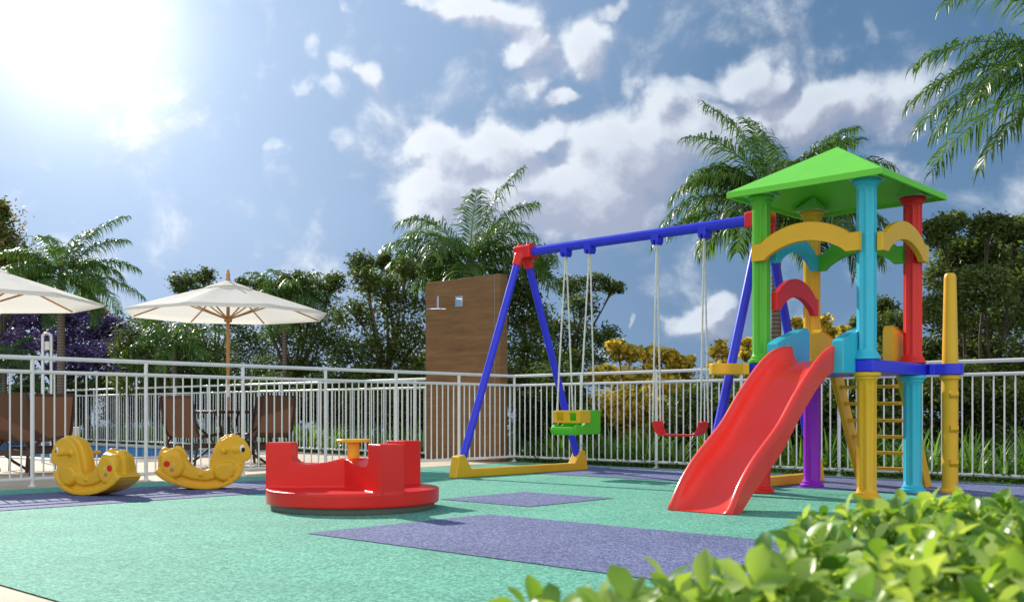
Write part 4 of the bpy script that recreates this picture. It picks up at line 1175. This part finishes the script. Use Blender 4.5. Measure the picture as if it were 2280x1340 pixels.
# ------------------------------------------------------------------ palms
def palm(loc, h, fronds, label, L=2.0, trunk_r=.10, seed=0, leaf=.42, npair=74, wid=.0115, lean=(0, 0)):
    rg = np.random.default_rng(seed)
    root = thing('palm_tree', loc, 0, label, 'palm tree', 'palm trees')
    bm = bmesh.new()
    pts, rad = [], []
    for k in range(13):
        f = k / 12; pts.append((lean[0] * (f ** 1.5 - 1), lean[1] * (f - 1), h * f - .05)); rad.append(trunk_r * (1.35 - .45 * f ** .4 + .03 * (k % 2)))
    tube(bm, pts, rad, 14)
    tube(bm, [(0, 0, h - .1), (0, 0, h + .25), (0, 0, h + .55)], [trunk_r * .95, trunk_r * .8, trunk_r * .3], 12)
    obj('trunk', bm, PBARK, root, 60)
    for (az, el, ln, dr) in fronds:
        az = R(az); el = R(el)
        n = 26; p = np.array([0.0, 0.0, h + .25]); P = [p.copy()]; ang = el
        step = L * ln / n
        for k in range(n):
            ang -= dr * (.35 + 1.5 * k / n) / n
            p = p + step * np.array([math.cos(az) * math.cos(ang), math.sin(az) * math.cos(ang), math.sin(ang)])
            P.append(p.copy())
        P = np.array(P)
        # rachis
        V, Fc = [], []
        side = np.array([-math.sin(az), math.cos(az), 0])
        def ribbon(pts, wd, sv):
            b0 = len(V)
            for q, w_ in zip(pts, wd):
                V.append(q - sv * w_); V.append(q + sv * w_)
            for k in range(len(pts) - 1): Fc.append((b0 + 2*k, b0 + 2*k + 1, b0 + 2*k + 3, b0 + 2*k + 2))
        ribbon(P, np.linspace(.016, .003, n + 1), side)
        ribbon(P, np.linspace(.012, .003, n + 1), np.array([0, 0, 1.0]))
        for j in range(npair):
            f = .12 + .88 * j / npair
            i = min(n - 1, int(f * n)); fr = f * n - i
            q = P[i] * (1 - fr) + P[i + 1] * fr
            tan = P[i + 1] - P[i]; tan /= np.linalg.norm(tan)
            nup = np.cross(side, tan); nup = -nup if nup[2] < 0 else nup
            ll = leaf * (.45 + .75 * math.sin(PI * min(1, f * .9 + .08))) * rg.uniform(.75, 1.15)
            for s in (-1, 1):
                lift = rg.uniform(-.25, .5)
                d = side * s * 1.0 + tan * rg.uniform(.55, .95) + nup * lift; d /= np.linalg.norm(d)
                a = q; m1 = a + d * ll * .4
                d2 = d + np.array([0, 0, -rg.uniform(.5, 1.1)]); d2 /= np.linalg.norm(d2); m2 = m1 + d2 * ll * .35
                d3 = d2 + np.array([0, 0, -rg.uniform(.7, 1.6)]); d3 /= np.linalg.norm(d3); m3 = m2 + d3 * ll * .35
                sv = np.cross(d, nup * .8 + rg.normal(size=3) * .35); sv /= np.linalg.norm(sv) + 1e-6
                ribbon([a, m1, m2, m3], [wid * .5, wid, wid * .75, wid * .1], sv)
        np_mesh('frond', V, Fc, PALM, root, False)
    return root
def rand_fronds(n, seed, lo=-10, hi=75):
    r = random.Random(seed); out = []
    for k in range(n):
        out.append((k * 137.5 + r.uniform(-15, 15), lo + (hi - lo) * ((k + .5) / n) + r.uniform(-6, 6), r.uniform(.75, 1.05), r.uniform(.9, 1.6)))
    return out
def xy(px, Y): return ((px - CX) / F * Y, Y, 0)
palm(xy(1045, 20), 3.25, [(12, 76, 1.15, .55), (178, 44, .95, 1.3), (184, 25, .95, 1.25), (180, 2, .95, .9), (80, 78, .95, .5), (2, 42, .95, 1.5), (-4, 14, 1.0, 1.1), (12, 58, .8, 1.3), (165, 60, .8, 1.3), (150, 10, .8, 1.1), (20, 0, .8, 1.0)] + rand_fronds(14, 3, -5, 66),
     'palm with spreading crown rising directly above the brown wood panel', leaf=.5, L=2.0, seed=1)
palm(xy(1728, 15.2), 3.42, [(15, 66, 1.15, .9), (0, 50, 1.15, 1.2), (200, 62, 1.1, 1.2), (90, 70, 1.1, .8), (150, 75, 1.22, .7), (20, 58, 1.15, .8), (110, 80, 1.05, .7), (178, 48, 1.05, 1.75), (182, 28, 1.1, 1.5), (184, 6, 1.15, .9), (5, 50, .95, 1.5), (25, 62, .95, 1.2), (0, 20, 1.0, 1.4), (-6, 0, 1.05, 1.1), (160, 60, .9, 1.4), (40, 10, .8, 1.3)] + rand_fronds(19, 5, -5, 66),
     'tall palm behind the swing beam and the green tower roof', L=1.75, seed=2, trunk_r=.075, leaf=.40)
palm(xy(2475, 12.4), 4.48, [(176, 32, 1.0, 1.1), (184, 8, 1.05, .95), (168, 22, 1.0, 1.1), (190, 55, 1.05, 1.5), (170, 68, 1.05, 1.1), (200, 20, .9, 1.3), (160, 14, .9, 1.2), (186, -12, .85, .9)] + rand_fronds(8, 8, 0, 70),
     'palm mostly outside the picture whose fronds reach in at the upper right', L=2.5, seed=3, leaf=.46)
palm(xy(136, 22.5), 3.42, [(8, 55, .95, 1.0), (2, 32, 1.0, 1.1), (-3, 5, 1.1, .8), (30, 66, 1.15, .8), (60, 75, .8, .8), (175, 55, .8, 1.3), (180, 25, 1.0, 1.2), (184, 0, 1.0, 1.0), (120, 60, .8, 1.0)] + rand_fronds(13, 9, -20, 60),
     'palm at the left whose trunk shows below the cut-off umbrella', L=1.8, seed=4, trunk_r=.085, leaf=.38)
palm(xy(634, 21), 2.75, rand_fronds(15, 12, -25, 70), 'short palm with a thin trunk to the right of the whole umbrella', L=1.25, seed=5, trunk_r=.05, leaf=.30, npair=34)
palm(xy(388, 22), 1.95, rand_fronds(14, 14, -25, 70), 'short palm under the left half of the whole umbrella canopy', L=1.3, seed=6, trunk_r=.06, leaf=.30, npair=34)
palm(xy(10, 24.5), 1.7, rand_fronds(12, 17, -20, 60), 'short palm at the far left edge below the cut-off umbrella', L=1.1, seed=7, trunk_r=.06, leaf=.3, npair=34)

# ------------------------------------------------------------------ strap leaved plants and ground cover behind the fences
V, Fc = [], []
rg = np.random.default_rng(77)
def blade(base, az, L, w0, lean):
    b0 = len(V); d = np.array([math.cos(az), math.sin(az), 0]); s = np.array([-d[1], d[0], 0]); p = np.array(base, float); ang = PI / 2 - lean
    n = 5
    for k in range(n + 1):
        w_ = w0 * (1 - (k / n) ** 2.2) + .0005
        V.append(p - s * w_); V.append(p + s * w_)
        ang -= (.25 + lean) * (k + 1) / n * .55
        p = p + (L / n) * (d * math.cos(ang) + np.array([0, 0, 1]) * math.sin(ang))
    for k in range(n): Fc.append((b0 + 2*k, b0 + 2*k + 1, b0 + 2*k + 3, b0 + 2*k + 2))
q = 1.5
while q < 25.5:
    for row in range(3):
        if 10.1 < q < 11.7 and row == 0: continue
        c = PQ(11.35 + row * .42 + rg.uniform(-.1, .1), q + rg.uniform(-.12, .12), -.02)
        for k in range(int(rg.uniform(22, 32))):
            a = rg.uniform(0, 2 * PI); rr = rg.uniform(0, .07)
            blade((c.x + rr * math.cos(a), c.y + rr * math.sin(a), c.z), a, rg.uniform(.42, .72), rg.uniform(.010, .018), rg.uniform(.05, .75))
    q += .30
tag(np_mesh('strap_leaf_plants', V, Fc, STRAP, None, False), 'dense band of upright strap-leaved plants growing behind the white fence', 'plants', kind='stuff')
n = 42000
pq_p = rg.uniform(10.88, 12.4, n); pq_q = rg.uniform(0, 25.5, n)
keep = ~((pq_q > 10.1) & (pq_q < 11.8) & (pq_p < 11.0)) & ~((pq_q > 10.05) & (pq_p < 10.93))
pq_p, pq_q = pq_p[keep], pq_q[keep]; n = len(pq_p)
cent = np.stack([pq_p * D1.x + pq_q * D2.x, pq_p * D1.y + pq_q * D2.y, rg.uniform(0, .11, n)], axis=1)
v, f = leaf_quads(cent, np.array([0, 0, 1.5]), .045, .55, rg)
tag(np_mesh('ground_cover', v, f, COVER, None, False), 'low small-leaved ground cover along the foot of the right fence', 'ground cover', kind='stuff')

# ------------------------------------------------------------------ foreground hedge
def hedge(name, loc, blobs, label, seed):
    """blobs: (x, y, z, rx, ry, rz) world ellipsoids; leaves sit in whorls at twig tips"""
    rg = np.random.default_rng(seed)
    root = thing(name, loc, 0, label, 'shrub', 'glossy hedge shrubs in the foreground')
    V, Fc = [], []
    bm = bmesh.new()
    o0 = np.array(loc)
    nu, nv = 5, 3
    for (x, y, z, rx, ry, rz, ntw) in blobs:
        ntw = int(ntw * .6)
        c = np.array([x, y, z]) - o0; r = np.array([rx, ry, rz])
        for _ in range(ntw):
            u = rg.normal(size=3); u[2] = abs(u[2]) * .9 - .25; u /= np.linalg.norm(u)
            tip = c + u * r * rg.uniform(.72, 1.06)
            ax = u * .7 + np.array([0, 0, .55]) + rg.normal(size=3) * .28; ax /= np.linalg.norm(ax)
            if rg.random() < .5:
                a0 = tip - ax * .10
                tube(bm, [a0, tip], [.0022, .0012], 4, False)
            ph = rg.uniform(0, 2 * PI)
            e1 = np.cross(ax, [.3, .5, .8]); e1 /= np.linalg.norm(e1); e2 = np.cross(ax, e1)
            nl = rg.integers(4, 7)
            for k in range(nl):
                t = ph + k * 2.4; lv = k / nl
                out = e1 * math.cos(t) + e2 * math.sin(t)
                d = out * (.35 + .75 * (1 - lv)) + ax * (.35 + .7 * lv); d /= np.linalg.norm(d)
                L = rg.uniform(.044, .076) * (1.15 if seed == 1 else 1.0) * (1 - .25 * lv); Wd = L * rg.uniform(.24, .33)
                sv = np.cross(d, ax); sv /= np.linalg.norm(sv) + 1e-6; nr = np.cross(sv, d)
                base_ = tip - ax * (.030 * (1 - lv)) 
                b0 = len(V)
                for i in range(nu + 1):
                    f = i / nu
                    wv = Wd * (math.sin(PI * min(1, f ** 1.55 * .90 + .04)) ** .8) if i < nu else Wd * .12
                    cp = base_ + d * L * f - nr * L * .22 * f * f
                    V.append(cp - sv * wv + nr * wv * .35); V.append(cp); V.append(cp + sv * wv + nr * wv * .35)
                for i in range(nu):
                    a = b0 + 3 * i
                    Fc.append((a, a + 1, a + 4, a + 3)); Fc.append((a + 1, a + 2, a + 5, a + 4))
        # inner leaves, larger and random
        m = int(ntw * 1.2)
        for _ in range(m):
            u = rg.normal(size=3); u /= np.linalg.norm(u)
            tip = c + u * r * rg.uniform(.2, .8)
            d = rg.normal(size=3); d /= np.linalg.norm(d); sv = np.cross(d, rg.normal(size=3)); sv /= np.linalg.norm(sv); L = .045; Wd = .011
            b0 = len(V)
            for i in range(3):
                f = i / 2; wv = Wd * (1, 1.3, .3)[i]; cp = tip + d * L * f
                V.append(cp - sv * wv); V.append(cp + sv * wv)
            for i in range(2):
                a = b0 + 2 * i; Fc.append((a, a + 1, a + 3, a + 2))
    np_mesh('foliage', V, Fc, HEDGE, root, True)
    for (x, y, z, rx, ry, rz, ntw) in blobs:
        c = Vector((x, y, z)) - Vector(loc)
        for _ in range(8):
            e = c + Vector((rg.uniform(-.6, .6) * rx, rg.uniform(-.6, .6) * ry, rg.uniform(0, .6) * rz))
            tube(bm, [(c.x * .4, c.y * .4, .0), (c.x * .8, c.y * .8, c.z * .5), e], [.007, .005, .002], 5)
    obj('stems', bm, BARK, root, 60)
    return root
hedge('hedge_shrub', (.55, 1.75, 0), [(.04, 1.64, .29, .15, .14, .14, 60), (-.08, 1.62, .25, .10, .12, .13, 22), (.42, 1.70, .30, .2, .18, .19, 60), (.25, 1.72, .27, .22, .2, .17, 130), (.55, 1.75, .28, .25, .22, .21, 220), (.85, 1.85, .30, .24, .25, .22, 200), (.62, 1.45, .28, .26, .2, .22, 160), (1.05, 1.6, .32, .25, .25, .24, 160)],
      'glossy light green shrub at the bottom, lowest and nearest of the hedge', 1)
hedge('hedge_shrub', (1.15, 2.45, 0), [(.86, 2.4, 0.300, .25, .24, .21, 260), (1.14, 2.45, 0.295, .28, .26, .22, 300), (1.0, 2.1, 0.260, .28, .25, .22, 230), (1.35, 2.2, 0.300, .28, .25, .22, 220)],
      'glossy light green shrub in the middle of the hedge, right of the slide foot', 2)
hedge('hedge_shrub', (1.65, 2.95, 0), [(1.42, 2.95, 0.260, .28, .26, .21, 300), (1.70, 3.0, 0.265, .30, .28, .215, 300), (1.58, 2.65, 0.260, .28, .25, .21, 240), (1.95, 2.8, 0.270, .28, .28, .22, 160)],
      'glossy light green shrub at the right edge, highest of the hedge', 3)
